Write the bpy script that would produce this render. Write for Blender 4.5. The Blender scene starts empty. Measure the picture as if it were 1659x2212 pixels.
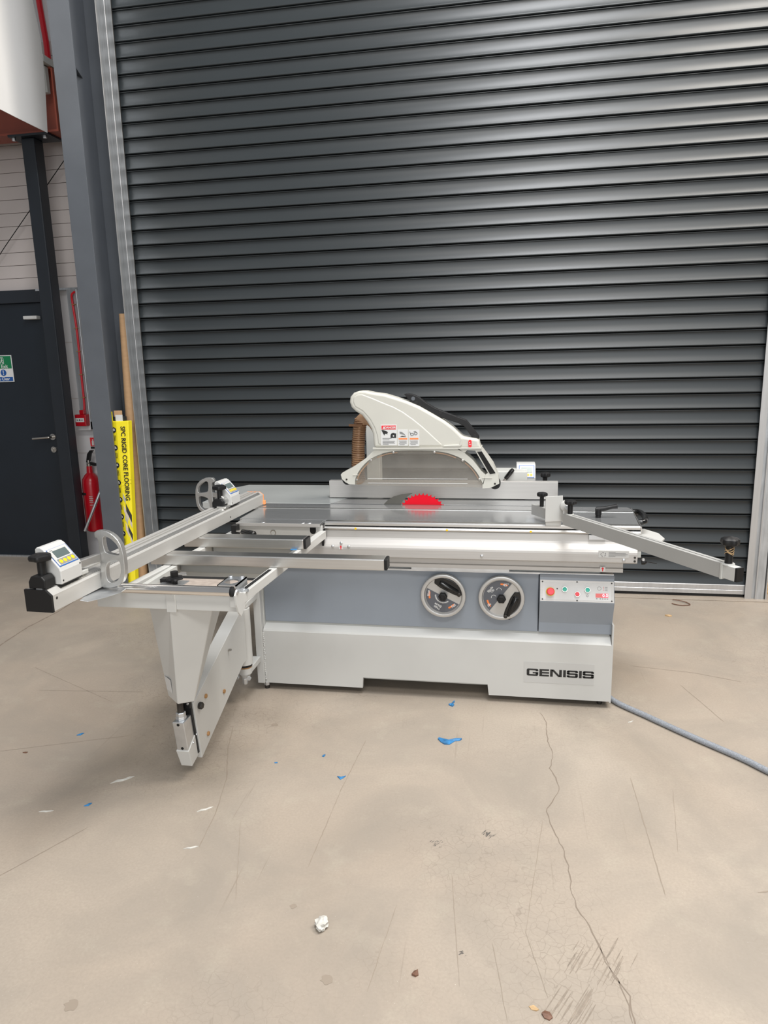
import bpy, bmesh, math, random
from mathutils import Vector, Matrix
random.seed(7)
sc = bpy.context.scene
COL = sc.collection
PI = math.pi

# ------------------------------------------------------------------ camera
cam_d = bpy.data.cameras.new('camera'); cam = bpy.data.objects.new('camera', cam_d); COL.objects.link(cam)
yaw, pitch, roll = math.radians(-10.0717), math.radians(11.7583), math.radians(-1.3423)
fw = Vector((math.sin(yaw)*math.cos(pitch), math.cos(yaw)*math.cos(pitch), -math.sin(pitch)))
rt = Vector((math.cos(yaw), -math.sin(yaw), 0)); up = rt.cross(fw)
r2 = rt*math.cos(roll)+up*math.sin(roll); u2 = -rt*math.sin(roll)+up*math.cos(roll)
M = Matrix((r2, u2, -fw)).transposed().to_4x4(); M.translation = (0, 0, 1.55)
cam.matrix_world = M
cam_d.sensor_fit = 'HORIZONTAL'; cam_d.sensor_width = 36.0; cam_d.lens = 1508.7*36/1659
cam_d.clip_start = 0.05; cam_d.clip_end = 100
sc.camera = cam

# ------------------------------------------------------------------ light
w = bpy.data.worlds.new('world'); sc.world = w; w.use_nodes = True
bg = w.node_tree.nodes['Background']; bg.inputs[0].default_value = (0.95, 0.97, 1.0, 1); bg.inputs[1].default_value = 0.24

def area_light(name, loc, target, sx, sy, power, col):
    d = bpy.data.lights.new(name, 'AREA'); d.shape = 'RECTANGLE'; d.size = sx; d.size_y = sy; d.energy = power; d.color = col
    o = bpy.data.objects.new(name, d); COL.objects.link(o); o.location = loc
    o.rotation_euler = (Vector(target)-Vector(loc)).to_track_quat('-Z', 'Y').to_euler()
    return o
area_light('roof_light_right', (2.9, 2.7, 6.3), (0.6, 2.6, 0), 1.9, 2.8, 280, (1.0, 0.94, 0.86))
area_light('roof_light_rear', (1.0, -3.2, 6.6), (0.4, 2.0, 0.5), 5.0, 1.2, 210, (1.0, 0.97, 0.93))
area_light('roof_light_middle', (0.5, 1.2, 6.6), (0.2, 2.0, 0), 1.2, 3.0, 250, (0.97, 0.98, 1.0))
area_light('loading_door_daylight', (0.8, -6.0, 2.8), (0.0, 3.0, 1.0), 5.0, 4.0, 210, (0.95, 0.98, 1.0))

sc.view_settings.view_transform = 'Standard'; sc.view_settings.look = 'None'
sc.view_settings.gamma = 1; sc.view_settings.use_curve_mapping = False
sc.view_settings.exposure = 0.20

# ------------------------------------------------------------------ materials
MAT = {}
def mat(name, col, rough=0.5, metal=0.0, var=0.0, vscale=8.0, bump=0.0, bscale=200.0, emit=0, stretch=None, col2=None, spec=0.5):
    m = bpy.data.materials.new(name); m.use_nodes = True; nt = m.node_tree; b = nt.nodes['Principled BSDF']
    b.inputs['Base Color'].default_value = (*col, 1); b.inputs['Roughness'].default_value = rough; b.inputs['Metallic'].default_value = metal
    b.inputs['Specular IOR Level'].default_value = spec
    tc = nt.nodes.new('ShaderNodeTexCoord'); co = tc.outputs['Object']
    if stretch:
        mp = nt.nodes.new('ShaderNodeMapping'); mp.inputs['Scale'].default_value = stretch; nt.links.new(co, mp.inputs[0]); co = mp.outputs[0]
    if var or col2:
        n = nt.nodes.new('ShaderNodeTexNoise'); n.inputs['Scale'].default_value = vscale; n.inputs['Detail'].default_value = 6; nt.links.new(co, n.inputs['Vector'])
        r = nt.nodes.new('ShaderNodeValToRGB'); r.color_ramp.elements[0].position = 0.32; r.color_ramp.elements[1].position = 0.68
        c2 = col2 or tuple(min(1, c*(1+var)) for c in col); c1 = col if col2 else tuple(c*(1-var) for c in col)
        r.color_ramp.elements[0].color = (*c1, 1); r.color_ramp.elements[1].color = (*c2, 1)
        nt.links.new(n.outputs['Fac'], r.inputs[0]); nt.links.new(r.outputs[0], b.inputs['Base Color'])
    if bump:
        n = nt.nodes.new('ShaderNodeTexNoise'); n.inputs['Scale'].default_value = bscale; n.inputs['Detail'].default_value = 3; nt.links.new(co, n.inputs['Vector'])
        bp = nt.nodes.new('ShaderNodeBump'); bp.inputs['Strength'].default_value = bump; bp.inputs['Distance'].default_value = 0.002
        nt.links.new(n.outputs['Fac'], bp.inputs['Height']); nt.links.new(bp.outputs[0], b.inputs['Normal'])
    if emit:
        b.inputs['Emission Color'].default_value = (*col, 1); b.inputs['Emission Strength'].default_value = emit
    MAT[name] = m; return m

mat('white_paint', (0.54, 0.54, 0.52), 0.38, var=0.025, vscale=5, bump=0.05, bscale=500)
mat('guard_plastic', (0.56, 0.55, 0.495), 0.32, var=0.02, vscale=6)
mat('blue_grey_paint', (0.255, 0.285, 0.325), 0.4, var=0.04, vscale=3, bump=0.05, bscale=600)
mat('mid_grey_paint', (0.40, 0.41, 0.40), 0.4, var=0.03)
mat('pale_grey_paint', (0.52, 0.525, 0.50), 0.4, var=0.03)
mat('aluminium', (0.66, 0.655, 0.64), 0.32, 1.0, var=0.05, vscale=6, stretch=(0.5, 30, 30), bump=0.02, bscale=20)
mat('alu_anodised', (0.50, 0.485, 0.465), 0.50, 0.55, var=0.04, vscale=6, stretch=(0.6, 30, 30))
mat('alu_along_y', (0.80, 0.79, 0.76), 0.36, 1.0, var=0.04, vscale=6, stretch=(30, 0.6, 30))
mat('fence_face', (0.54, 0.53, 0.505), 0.42, 0.35, var=0.04, vscale=4, stretch=(10, 0.6, 10))
mat('slide_surface', (0.46, 0.47, 0.475), 0.17, 0.72, var=0.10, vscale=7, stretch=(0.6, 20, 20))
mat('iron_table', (0.50, 0.52, 0.51), 0.30, 0.35, var=0.05, vscale=5)
mat('arm_grey', (0.42, 0.42, 0.405), 0.45, 0.2, var=0.03)
mat('cast_alu', (0.52, 0.52, 0.51), 0.38, 0.9, var=0.06, vscale=20, bump=0.15, bscale=250)
mat('chrome', (0.88, 0.86, 0.83), 0.16, 1.0, var=0.04, vscale=9, stretch=(1, 20, 20))
mat('zinc', (0.62, 0.64, 0.66), 0.35, 0.9, var=0.10, vscale=14)
mat('galvanised', (0.50, 0.52, 0.54), 0.40, 0.75, var=0.14, vscale=9, stretch=(6, 6, 0.8))
mat('guide_alu', (0.53, 0.53, 0.53), 0.38, 0.7, var=0.05, vscale=6, stretch=(8, 8, 0.5))
mat('black_plastic', (0.008, 0.008, 0.0085), 0.45, var=0.1, spec=0.35)
mat('black_gloss', (0.006, 0.006, 0.006), 0.15)
mat('black_rubber', (0.012, 0.012, 0.012), 0.75)
mat('void_black', (0.004, 0.004, 0.004), 0.9)
mat('dark_steel', (0.05, 0.045, 0.04), 0.5, 0.6, var=0.3, vscale=30)
mat('rust_bolt', (0.40, 0.22, 0.09), 0.6, 0.3, var=0.2, vscale=60)
mat('blade_red', (0.78, 0.002, 0.018), 0.5, spec=0.2)
mat('knife_steel', (0.11, 0.105, 0.09), 0.4, 0.4, var=0.1)
mat('wheel_metal', (0.50, 0.495, 0.48), 0.33, 0.55, var=0.04)
mat('decal_grey', (0.10, 0.105, 0.12), 0.5)
mat('decal_orange', (0.85, 0.22, 0.05), 0.5)
mat('decal_white', (0.66, 0.66, 0.65), 0.45)
mat('decal_red', (0.75, 0.02, 0.03), 0.45)
mat('decal_black', (0.012, 0.012, 0.012), 0.5)
mat('decal_film', (0.50, 0.50, 0.485), 0.3)
mat('ink_grey', (0.22, 0.22, 0.22), 0.6)
mat('button_red', (0.80, 0.05, 0.07), 0.35)
mat('button_yellow', (0.85, 0.55, 0.01), 0.4)
mat('button_green', (0.0, 0.42, 0.30), 0.25)
mat('button_orange', (0.88, 0.42, 0.02), 0.4)
mat('led_red', (0.9, 0.02, 0.05), 0.3, emit=0.6)
mat('led_dim', (0.75, 0.13, 0.12), 0.3)
mat('led_digit', (1.0, 0.55, 0.60), 0.3, emit=1.2)
mat('lcd_screen', (0.10, 0.13, 0.13), 0.2)
mat('lcd_pale', (0.27, 0.31, 0.29), 0.2)
mat('blue_edge', (0.02, 0.12, 0.42), 0.4)
mat('display_white', (0.54, 0.54, 0.525), 0.38)
mat('hose_tan', (0.42, 0.25, 0.14), 0.35, var=0.1, vscale=30)
mat('hose_wire', (0.20, 0.10, 0.05), 0.3, 0.5)
mat('duct_tan', (0.44, 0.26, 0.15), 0.5)
mat('saw_dust', (0.34, 0.29, 0.25), 0.9, var=0.15, vscale=40)
mat('orange_plastic', (0.85, 0.33, 0.12), 0.45)
mat('shutter_paint', (0.024, 0.029, 0.032), 0.35, var=0.06, vscale=3, stretch=(0.5, 4, 4))
mat('column_grey', (0.095, 0.105, 0.12), 0.45, var=0.08, vscale=4)
mat('column_dark', (0.012, 0.016, 0.022), 0.42, var=0.12, vscale=4)
mat('exit_door_paint', (0.007, 0.012, 0.019), 0.45, var=0.1, vscale=3)
mat('cladding', (0.52, 0.47, 0.45), 0.5, var=0.03, vscale=3)
mat('wall_white', (0.62, 0.61, 0.62), 0.6, var=0.03, vscale=3)
mat('banner_white', (0.82, 0.81, 0.79), 0.55, var=0.02, vscale=2)
mat('beam_red', (0.26, 0.055, 0.03), 0.5, var=0.1, vscale=6)
mat('mezz_board', (0.45, 0.44, 0.40), 0.7)
mat('pipe_red', (0.62, 0.008, 0.02), 0.35)
mat('extinguisher_red', (0.48, 0.006, 0.015), 0.25)
mat('sign_green', (0.0, 0.17, 0.06), 0.45)
mat('sign_blue', (0.01, 0.08, 0.30), 0.45)
mat('steel_satin', (0.50, 0.48, 0.45), 0.3, 1.0)
mat('cardboard', (0.56, 0.35, 0.19), 0.7, var=0.05, vscale=12, stretch=(1, 1, 4))
mat('yellow_print', (0.88, 0.74, 0.02), 0.38, var=0.05, vscale=9, bump=0.15, bscale=16)
mat('pack_dark', (0.025, 0.027, 0.03), 0.45)
mat('wood_print', (0.60, 0.52, 0.47), 0.5)
mat('timber', (0.50, 0.34, 0.18), 0.7, var=0.2, vscale=8, stretch=(1, 20, 20))
mat('block_concrete', (0.33, 0.31, 0.29), 0.9, var=0.15, vscale=25, bump=0.5, bscale=60)
mat('crate_red', (0.22, 0.02, 0.015), 0.5)
mat('tape_blue', (0.035, 0.19, 0.42), 0.35, var=0.3, vscale=40)
mat('paper_white', (0.58, 0.565, 0.52), 0.7, var=0.08, vscale=60)
mat('leaf_brown', (0.16, 0.08, 0.05), 0.6, var=0.2, vscale=60)
mat('cable_grey', (0.26, 0.28, 0.31), 0.45, var=0.25, vscale=220)
mat('crack_dark', (0.235, 0.19, 0.15), 0.9)
mat('scratch_brown', (0.29, 0.24, 0.19), 0.8)
mat('mark_rubber', (0.27, 0.225, 0.18), 0.8, var=0.2, vscale=40)
mat('mark_black', (0.11, 0.10, 0.09), 0.8)

def clear_plastic():
    m = bpy.data.materials.new('clear_acrylic'); m.use_nodes = True; nt = m.node_tree; nt.nodes.clear()
    out = nt.nodes.new('ShaderNodeOutputMaterial'); tr = nt.nodes.new('ShaderNodeBsdfTransparent'); df = nt.nodes.new('ShaderNodeBsdfPrincipled')
    tr.inputs[0].default_value = (0.95, 0.94, 0.92, 1)
    df.inputs['Base Color'].default_value = (0.50, 0.47, 0.43, 1); df.inputs['Roughness'].default_value = 0.2
    mx = nt.nodes.new('ShaderNodeMixShader'); tc = nt.nodes.new('ShaderNodeTexCoord')
    n = nt.nodes.new('ShaderNodeTexNoise'); n.inputs['Scale'].default_value = 5; n.inputs['Detail'].default_value = 8
    v = nt.nodes.new('ShaderNodeTexNoise'); v.inputs['Scale'].default_value = 260; v.inputs['Detail'].default_value = 1
    r1 = nt.nodes.new('ShaderNodeMapRange'); r1.inputs[1].default_value = 0.3; r1.inputs[2].default_value = 0.7; r1.inputs[3].default_value = 0.09; r1.inputs[4].default_value = 0.22
    r2_ = nt.nodes.new('ShaderNodeMapRange'); r2_.inputs[1].default_value = 0.70; r2_.inputs[2].default_value = 0.78; r2_.inputs[3].default_value = 0; r2_.inputs[4].default_value = 0.4
    ad = nt.nodes.new('ShaderNodeMath'); ad.operation = 'ADD'
    L = nt.links.new
    L(tc.outputs['Object'], n.inputs['Vector']); L(tc.outputs['Object'], v.inputs['Vector'])
    L(n.outputs['Fac'], r1.inputs[0]); L(v.outputs['Fac'], r2_.inputs[0]); L(r1.outputs[0], ad.inputs[0]); L(r2_.outputs[0], ad.inputs[1])
    L(ad.outputs[0], mx.inputs[0]); L(tr.outputs[0], mx.inputs[1]); L(df.outputs[0], mx.inputs[2]); L(mx.outputs[0], out.inputs[0])
    MAT['clear_acrylic'] = m
clear_plastic()

def floor_mat():
    m = bpy.data.materials.new('concrete_floor'); m.use_nodes = True; nt = m.node_tree; b = nt.nodes['Principled BSDF']; L = nt.links.new
    tc = nt.nodes.new('ShaderNodeTexCoord'); co = tc.outputs['Object']
    def noise(scale, detail=6, rough=0.55, dist=0.0, vec=co):
        n = nt.nodes.new('ShaderNodeTexNoise'); n.inputs['Scale'].default_value = scale; n.inputs['Detail'].default_value = detail
        n.inputs['Roughness'].default_value = rough; n.inputs['Distortion'].default_value = dist; L(vec, n.inputs['Vector']); return n.outputs['Fac']
    def rng(src, a, bb, c, d):
        r = nt.nodes.new('ShaderNodeMapRange'); r.inputs[1].default_value = a; r.inputs[2].default_value = bb; r.inputs[3].default_value = c; r.inputs[4].default_value = d; L(src, r.inputs[0]); return r.outputs[0]
    def mixc(fac, A, B, mode='MIX'):
        x = nt.nodes.new('ShaderNodeMix'); x.data_type = 'RGBA'; x.blend_type = mode
        L(fac, x.inputs['Factor'])
        for s, v in ((x.inputs['A'], A), (x.inputs['B'], B)):
            if isinstance(v, tuple): s.default_value = (*v, 1)
            else: L(v, s)
        return x.outputs['Result']
    base = mixc(rng(noise(0.55, 3), 0.35, 0.65, 0, 1), (0.37, 0.305, 0.245), (0.435, 0.375, 0.31))
    base = mixc(rng(noise(1.9, 8, 0.62, 0.6), 0.40, 0.66, 0, 0.75), base, (0.29, 0.255, 0.215))
    base = mixc(rng(noise(7.0, 6, 0.6), 0.55, 0.75, 0, 0.5), base, (0.44, 0.39, 0.315))
    base = mixc(rng(noise(120, 3), 0.35, 0.7, 0.0, 0.35), base, (0.29, 0.25, 0.20))
    # fine drag marks
    mp = nt.nodes.new('ShaderNodeMapping'); mp.inputs['Rotation'].default_value = (0, 0, 0.5); mp.inputs['Scale'].default_value = (60, 1.2, 1); L(co, mp.inputs[0])
    st = rng(noise(1.0, 4, 0.6, 0.3, mp.outputs[0]), 0.66, 0.72, 0, 1)
    st2 = nt.nodes.new('ShaderNodeMath'); st2.operation = 'MULTIPLY'; L(st, st2.inputs[0]); L(rng(noise(1.3, 2), 0.42, 0.62, 0, 0.55), st2.inputs[1])
    base = mixc(st2.outputs[0], base, (0.22, 0.18, 0.14))
    # map cracking in patches
    vo = nt.nodes.new('ShaderNodeTexVoronoi'); vo.feature = 'DISTANCE_TO_EDGE'; vo.inputs['Scale'].default_value = 34
    wv = nt.nodes.new('ShaderNodeTexNoise'); wv.inputs['Scale'].default_value = 14; L(co, wv.inputs['Vector'])
    va = nt.nodes.new('ShaderNodeVectorMath'); va.operation = 'MULTIPLY_ADD'; va.inputs[1].default_value = (0.05, 0.05, 0.05); L(wv.outputs['Color'], va.inputs[0]); L(co, va.inputs[2])
    L(va.outputs[0], vo.inputs['Vector'])
    cr = rng(vo.outputs['Distance'], 0.0, 0.035, 1, 0)
    pm = nt.nodes.new('ShaderNodeMath'); pm.operation = 'MULTIPLY'; L(cr, pm.inputs[0]); L(rng(noise(0.9, 4), 0.47, 0.60, 0, 0.55), pm.inputs[1])
    base = mixc(pm.outputs[0], base, (0.20, 0.165, 0.13))
    # white specks
    base = mixc(rng(noise(330, 1), 0.775, 0.80, 0, 0.8), base, (0.75, 0.72, 0.66))
    L(base, b.inputs['Base Color'])
    L(rng(noise(3.0, 6), 0.3, 0.7, 0.42, 0.62), b.inputs['Roughness'])
    bp = nt.nodes.new('ShaderNodeBump'); bp.inputs['Strength'].default_value = 0.12; bp.inputs['Distance'].default_value = 0.003
    L(noise(90, 5), bp.inputs['Height']); L(bp.outputs[0], b.inputs['Normal'])
    MAT['concrete_floor'] = m
floor_mat()

# ------------------------------------------------------------------ mesh helpers
def V(*a): return Vector(a)
def box(bm, x0, x1, y0, y1, z0, z1):
    vs = [bm.verts.new((x, y, z)) for z in (z0, z1) for y in (y0, y1) for x in (x0, x1)]
    for f in ((0, 2, 3, 1), (4, 5, 7, 6), (0, 1, 5, 4), (2, 6, 7, 3), (0, 4, 6, 2), (1, 3, 7, 5)): bm.faces.new([vs[i] for i in f])
def prism(bm, poly, axis, a0, a1):
    def mk(p, a):
        if axis == 'y': return (p[0], a, p[1])
        if axis == 'x': return (a, p[0], p[1])
        return (p[0], p[1], a)
    A = [bm.verts.new(mk(p, a0)) for p in poly]; B = [bm.verts.new(mk(p, a1)) for p in poly]
    bm.faces.new(A); bm.faces.new(B[::-1])
    n = len(poly)
    for i in range(n): bm.faces.new((A[i], B[i], B[(i+1) % n], A[(i+1) % n]))
def hexa(bm, q0, q1):
    """solid between two 4-point loops"""
    A = [bm.verts.new(p) for p in q0]; B = [bm.verts.new(p) for p in q1]
    bm.faces.new(A); bm.faces.new(B[::-1])
    n = len(q0)
    for i in range(n): bm.faces.new((A[i], B[i], B[(i+1) % n], A[(i+1) % n]))
def frame_of(d):
    d = d.normalized(); a = V(0, 0, 1) if abs(d.z) < 0.9 else V(1, 0, 0)
    u = d.cross(a).normalized(); return u, d.cross(u).normalized()
def loft(bm, rings, cap=True, closed=True):
    R = [[bm.verts.new(p) for p in r] for r in rings]
    n = len(R[0])
    for k in range(len(R)-1):
        for i in range(n if closed else n-1): bm.faces.new((R[k][i], R[k][(i+1) % n], R[k+1][(i+1) % n], R[k+1][i]))
    if cap: bm.faces.new(R[0][::-1]); bm.faces.new(R[-1])
def lathe(bm, p0, d, prof, seg=20):
    """prof: (distance along d, radius)"""
    p0 = Vector(p0); d = Vector(d).normalized(); u, v = frame_of(d)
    loft(bm, [[p0+d*h+(u*math.cos(2*PI*i/seg)+v*math.sin(2*PI*i/seg))*max(r, 1e-4) for i in range(seg)] for h, r in prof])
def cyl(bm, p0, p1, r, seg=16, r1=None):
    p0 = Vector(p0); p1 = Vector(p1); lathe(bm, p0, p1-p0, [(0, r), ((p1-p0).length, r if r1 is None else r1)], seg)
def tube(bm, pts, r, seg=10):
    pts = [Vector(p) for p in pts]; rings = []; u = None
    for i, p in enumerate(pts):
        d = (pts[min(i+1, len(pts)-1)]-pts[max(i-1, 0)]).normalized()
        if u is None: u, v = frame_of(d)
        else:
            u = (u-d*u.dot(d)).normalized()
        v = d.cross(u)
        rr = r[i] if isinstance(r, (list, tuple)) else r
        rings.append([p+(u*math.cos(2*PI*k/seg)+v*math.sin(2*PI*k/seg))*rr for k in range(seg)])
    loft(bm, rings)
def smoothpath(pts, n=8):
    pts = [Vector(p) for p in pts]; out = []
    for i in range(len(pts)-1):
        p0 = pts[max(i-1, 0)]; p1 = pts[i]; p2 = pts[i+1]; p3 = pts[min(i+2, len(pts)-1)]
        for k in range(n):
            t = k/n
            out.append(0.5*((2*p1)+(-p0+p2)*t+(2*p0-5*p1+4*p2-p3)*t*t+(-p0+3*p1-3*p2+p3)*t**3))
    out.append(pts[-1]); return out
def obar(bm, p0, p1, wd, z0, z1, side=1):
    """rectangular bar along p0->p1 (xy) ; wd wide to the left(+)/right(-) of the line"""
    p0 = Vector((*p0, 0)); p1 = Vector((*p1, 0)); d = (p1-p0).normalized(); n = V(-d.y, d.x, 0)*wd*side
    q = [p0, p1, p1+n, p0+n]
    hexa(bm, [(a.x, a.y, z0) for a in q], [(a.x, a.y, z1) for a in q])

ORG = {}
def lnk(o): COL.objects.link(o); return o
def thing(name, label, cat, loc=(0, 0, 0), group=None):
    o = bpy.data.objects.new(name, None); lnk(o); o.location = loc; o.empty_display_size = 0.05
    o['label'] = label; o['category'] = cat
    if group: o['group'] = group
    ORG[o.name] = Vector(loc); return o
def struct(name, loc=(0, 0, 0), label=None):
    o = bpy.data.objects.new(name, None); lnk(o); o.location = loc; o['kind'] = 'structure'
    if label: o['label'] = label
    ORG[o.name] = Vector(loc); return o
def obj(name, bm, m, parent=None, bev=0.0, seg=2, smooth=False, label=None, loc=None):
    og = ORG[parent.name] if parent is not None else Vector(loc or (0, 0, 0))
    bmesh.ops.recalc_face_normals(bm, faces=bm.faces)
    bmesh.ops.translate(bm, verts=bm.verts, vec=-og)
    me = bpy.data.meshes.new(name); bm.to_mesh(me); bm.free()
    me.materials.append(MAT[m])
    o = bpy.data.objects.new(name, me); lnk(o)
    if parent is not None: o.parent = parent
    else: o.location = og
    ORG[o.name] = og
    if smooth:
        for p in me.polygons: p.use_smooth = True
        try: me.set_sharp_from_angle(angle=math.radians(38))
        except Exception: pass
    if bev:
        md = o.modifiers.new('edge', 'BEVEL'); md.width = bev; md.segments = seg; md.limit_method = 'ANGLE'; md.angle_limit = math.radians(35)
    if label: o['label'] = label
    return o
def tag(o, label, cat, group=None):
    o['label'] = label; o['category'] = cat
    if group: o['group'] = group
    return o
def B(fn, *a, **k):
    bm = bmesh.new(); fn(bm, *a, **k); return bm
def bx(name, m, parent, x0, x1, y0, y1, z0, z1, bev=0.0, **k): return obj(name, B(box, x0, x1, y0, y1, z0, z1), m, parent, bev, **k)
def pr(name, m, parent, poly, axis, a0, a1, bev=0.0, **k): return obj(name, B(prism, poly, axis, a0, a1), m, parent, bev, **k)
def cy(name, m, parent, p0, p1, r, seg=16, bev=0.0, **k): return obj(name, B(cyl, p0, p1, r, seg), m, parent, bev, smooth=True, **k)

def text(name, body, m, parent, mtx, size, sx=1.0, bold=0.0, align='CENTER', ext=0.0006, spacing=1.0):
    """mtx: world matrix of the text plane (x right, y up, z out of the surface)"""
    cu = bpy.data.curves.new(name, 'FONT'); cu.body = body; cu.size = size; cu.align_x = align; cu.align_y = 'CENTER'
    cu.extrude = ext/2; cu.offset = bold; cu.resolution_u = 3; cu.space_character = spacing
    t = bpy.data.objects.new(name, cu); lnk(t)
    dg = bpy.context.evaluated_depsgraph_get(); me = bpy.data.meshes.new_from_object(t.evaluated_get(dg))
    bpy.data.objects.remove(t); bpy.data.curves.remove(cu)
    me.transform(Matrix.Diagonal((sx, 1, 1, 1))); me.transform(mtx); me.transform(Matrix.Translation(-ORG[parent.name]))
    me.materials.clear(); me.materials.append(MAT[m])
    o = bpy.data.objects.new(name, me); lnk(o); o.parent = parent; ORG[o.name] = ORG[parent.name]; return o
def plane_m(o, x, y):
    x = Vector(x).normalized(); y = Vector(y).normalized(); z = x.cross(y)
    m = Matrix((x, y, z)).transposed().to_4x4(); m.translation = Vector(o); return m
FRONT = lambda x, y, z: plane_m((x, y, z), (1, 0, 0), (0, 0, 1))
def star_knob(bm, p, h, rt_, rs, lobes=5):
    """clamping knob: stem from p upwards, star head on top"""
    p = Vector(p)
    cyl(bm, p, p+V(0, 0, h*0.74), rs, 14)
    seg = lobes*6; rings = []
    for zz, k in ((0.66, 0.42), (0.69, 0.70), (0.73, 0.95), (0.82, 1.0), (0.91, 0.94), (0.97, 0.66), (1.0, 0.1)):
        rings.append([p+V(math.cos(2*PI*i/seg)*rt_*k*(1+0.10*math.cos(lobes*2*PI*i/seg)), math.sin(2*PI*i/seg)*rt_*k*(1+0.10*math.cos(lobes*2*PI*i/seg)), h*zz) for i in range(seg)])
    loft(bm, rings)
def hexnut(bm, p, d, r, h): lathe(bm, p, d, [(0, r*0.92), (h*0.15, r), (h*0.85, r), (h, r*0.9)], 6)
def ribbon(bm, pts, wid, z=0.0006, jit=0.0):
    """thin strip lying on the floor along pts"""
    P = []
    for i in range(len(pts)-1):
        a = Vector((*pts[i], 0)); b = Vector((*pts[i+1], 0)); n = max(2, int((b-a).length/0.02))
        for k in range(n):
            t = k/n; P.append(a.lerp(b, t)+V(random.uniform(-jit, jit), random.uniform(-jit, jit), 0))
    P.append(Vector((*pts[-1], 0)))
    L = []; N = len(P)
    for i, p in enumerate(P):
        d = (P[min(i+1, N-1)]-P[max(i-1, 0)]); d.normalize(); n = V(-d.y, d.x, 0)
        ww = wid*(0.45+0.8*random.random())*(0.25 if i in (0, N-1) else 1)/2
        L.append((bm.verts.new((p.x+n.x*ww, p.y+n.y*ww, z)), bm.verts.new((p.x-n.x*ww, p.y-n.y*ww, z))))
    for i in range(N-1): bm.faces.new((L[i][0], L[i+1][0], L[i+1][1], L[i][1]))

# ------------------------------------------------------------------ the setting
flo = struct('floor', label='bare concrete floor with cracks and scuffs')
bx('slab', 'concrete_floor', flo, -7, 7, -4, 9, -0.2, 0)
crack = [(0.165, 2.989), (0.193, 2.899), (0.183, 2.779), (0.203, 2.636), (0.184, 2.533), (0.214, 2.413), (0.155, 2.252), (0.197, 2.074), (0.212, 1.948), (0.210, 1.869), (0.217, 1.815), (0.262, 1.704), (0.295, 1.589), (0.321, 1.538), (0.318, 1.467), (0.33, 1.38), (0.37, 1.25)]
obj('crack', B(ribbon, crack, 0.0035, jit=0.004), 'crack_dark', flo, label='long jagged crack')
obj('crack', B(ribbon, [(0.262, 1.704), (0.275, 1.63), (0.30, 1.585), (0.312, 1.53), (0.315, 1.46)], 0.003, jit=0.004), 'crack_dark', flo)
obj('joint', B(ribbon, [(-2.80, 2.6), (-2.913, 3.409), (-2.945, 3.712), (-2.93, 3.98), (-2.95, 4.2)], 0.012, jit=0.002), 'crack_dark', flo)
for pts, wd in (([(-1.18, 2.68), (-1.13, 2.5), (-1.054, 2.301), (-1.01, 2.1), (-0.989, 1.906)], 0.0035), ([(-0.571, 2.642), (-0.593, 2.303), (-0.603, 1.862)], 0.0028),
                ([(0.481, 2.51), (0.481, 2.209), (0.48, 1.899)], 0.0035), ([(0.62, 2.45), (0.56, 2.1)], 0.002), ([(-1.6, 2.55), (-2.1, 2.35)], 0.003),
                ([(-2.3, 2.9), (-1.75, 2.95)], 0.003), ([(-2.5, 3.15), (-1.85, 2.83)], 0.003), ([(0.75, 1.95), (0.95, 2.02)], 0.006),
                ([(-0.02, 1.65), (0.02, 1.42)], 0.0025), ([(-0.3, 1.75), (-0.33, 1.45)], 0.002), ([(-0.9, 2.05), (-0.78, 1.7)], 0.002),
                ([(-1.42, 1.95), (-1.60, 1.62)], 0.004), ([(0.65, 3.55), (0.95, 3.50), (1.15, 3.42)], 0.004), ([(0.85, 3.35), (0.95, 3.0)], 0.004),
                ([(0.14, 2.2), (0.07, 1.7), (0.12, 1.5)], 0.002), ([(-0.15, 1.9), (-0.1, 1.5)], 0.002)):
    obj('scratch', B(ribbon, pts, wd, jit=0.001), 'scratch_brown', flo)
def dabs(bm, cx, cy_, a, n, ln, sp, wd):
    for i in range(n):
        ox, oy = random.gauss(0, sp), random.gauss(0, sp*0.6); l = ln*random.uniform(0.4, 1)
        p0 = (cx+ox, cy_+oy); p1 = (p0[0]+math.cos(a)*l, p0[1]+math.sin(a)*l)
        ribbon(bm, [p0, p1], wd*random.uniform(0.5, 1.2), z=0.0005+i*0.00002)
obj('tyre_mark', B(dabs, 0.22, 1.60, math.radians(62), 26, 0.10, 0.035, 0.004), 'mark_rubber', flo)
obj('tyre_mark', B(dabs, 0.15, 1.45, math.radians(60), 14, 0.13, 0.035, 0.004), 'mark_rubber', flo)
obj('scuff', B(dabs, -0.046, 2.098, math.radians(60), 22, 0.022, 0.014, 0.004), 'mark_black', flo)
obj('scuff', B(dabs, -0.212, 2.032, math.radians(50), 14, 0.016, 0.012, 0.003), 'mark_black', flo)
obj('scuff', B(dabs, -0.10, 1.60, math.radians(40), 8, 0.012, 0.008, 0.003), 'mark_black', flo)
def blot(bm, cx, cy_, r, n=14, z=0.0006):
    vs = [bm.verts.new((cx+math.cos(2*PI*i/n)*r*random.uniform(0.6, 1.1), cy_+math.sin(2*PI*i/n)*r*random.uniform(0.5, 0.9), z)) for i in range(n)]
    bm.faces.new(vs)
for cx, cy_, r in ((-1.056, 1.302, 0.022), (-0.44, 1.47, 0.02), (-0.60, 1.70, 0.012), (-1.0, 2.72, 0.02)):
    obj('stain', B(blot, cx, cy_, r), 'scratch_brown', flo)
bx('threshold', 'concrete_floor', flo, -2.66, 1.70, 4.655, 4.9, 0.0, 0.006, bev=0.002)

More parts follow.
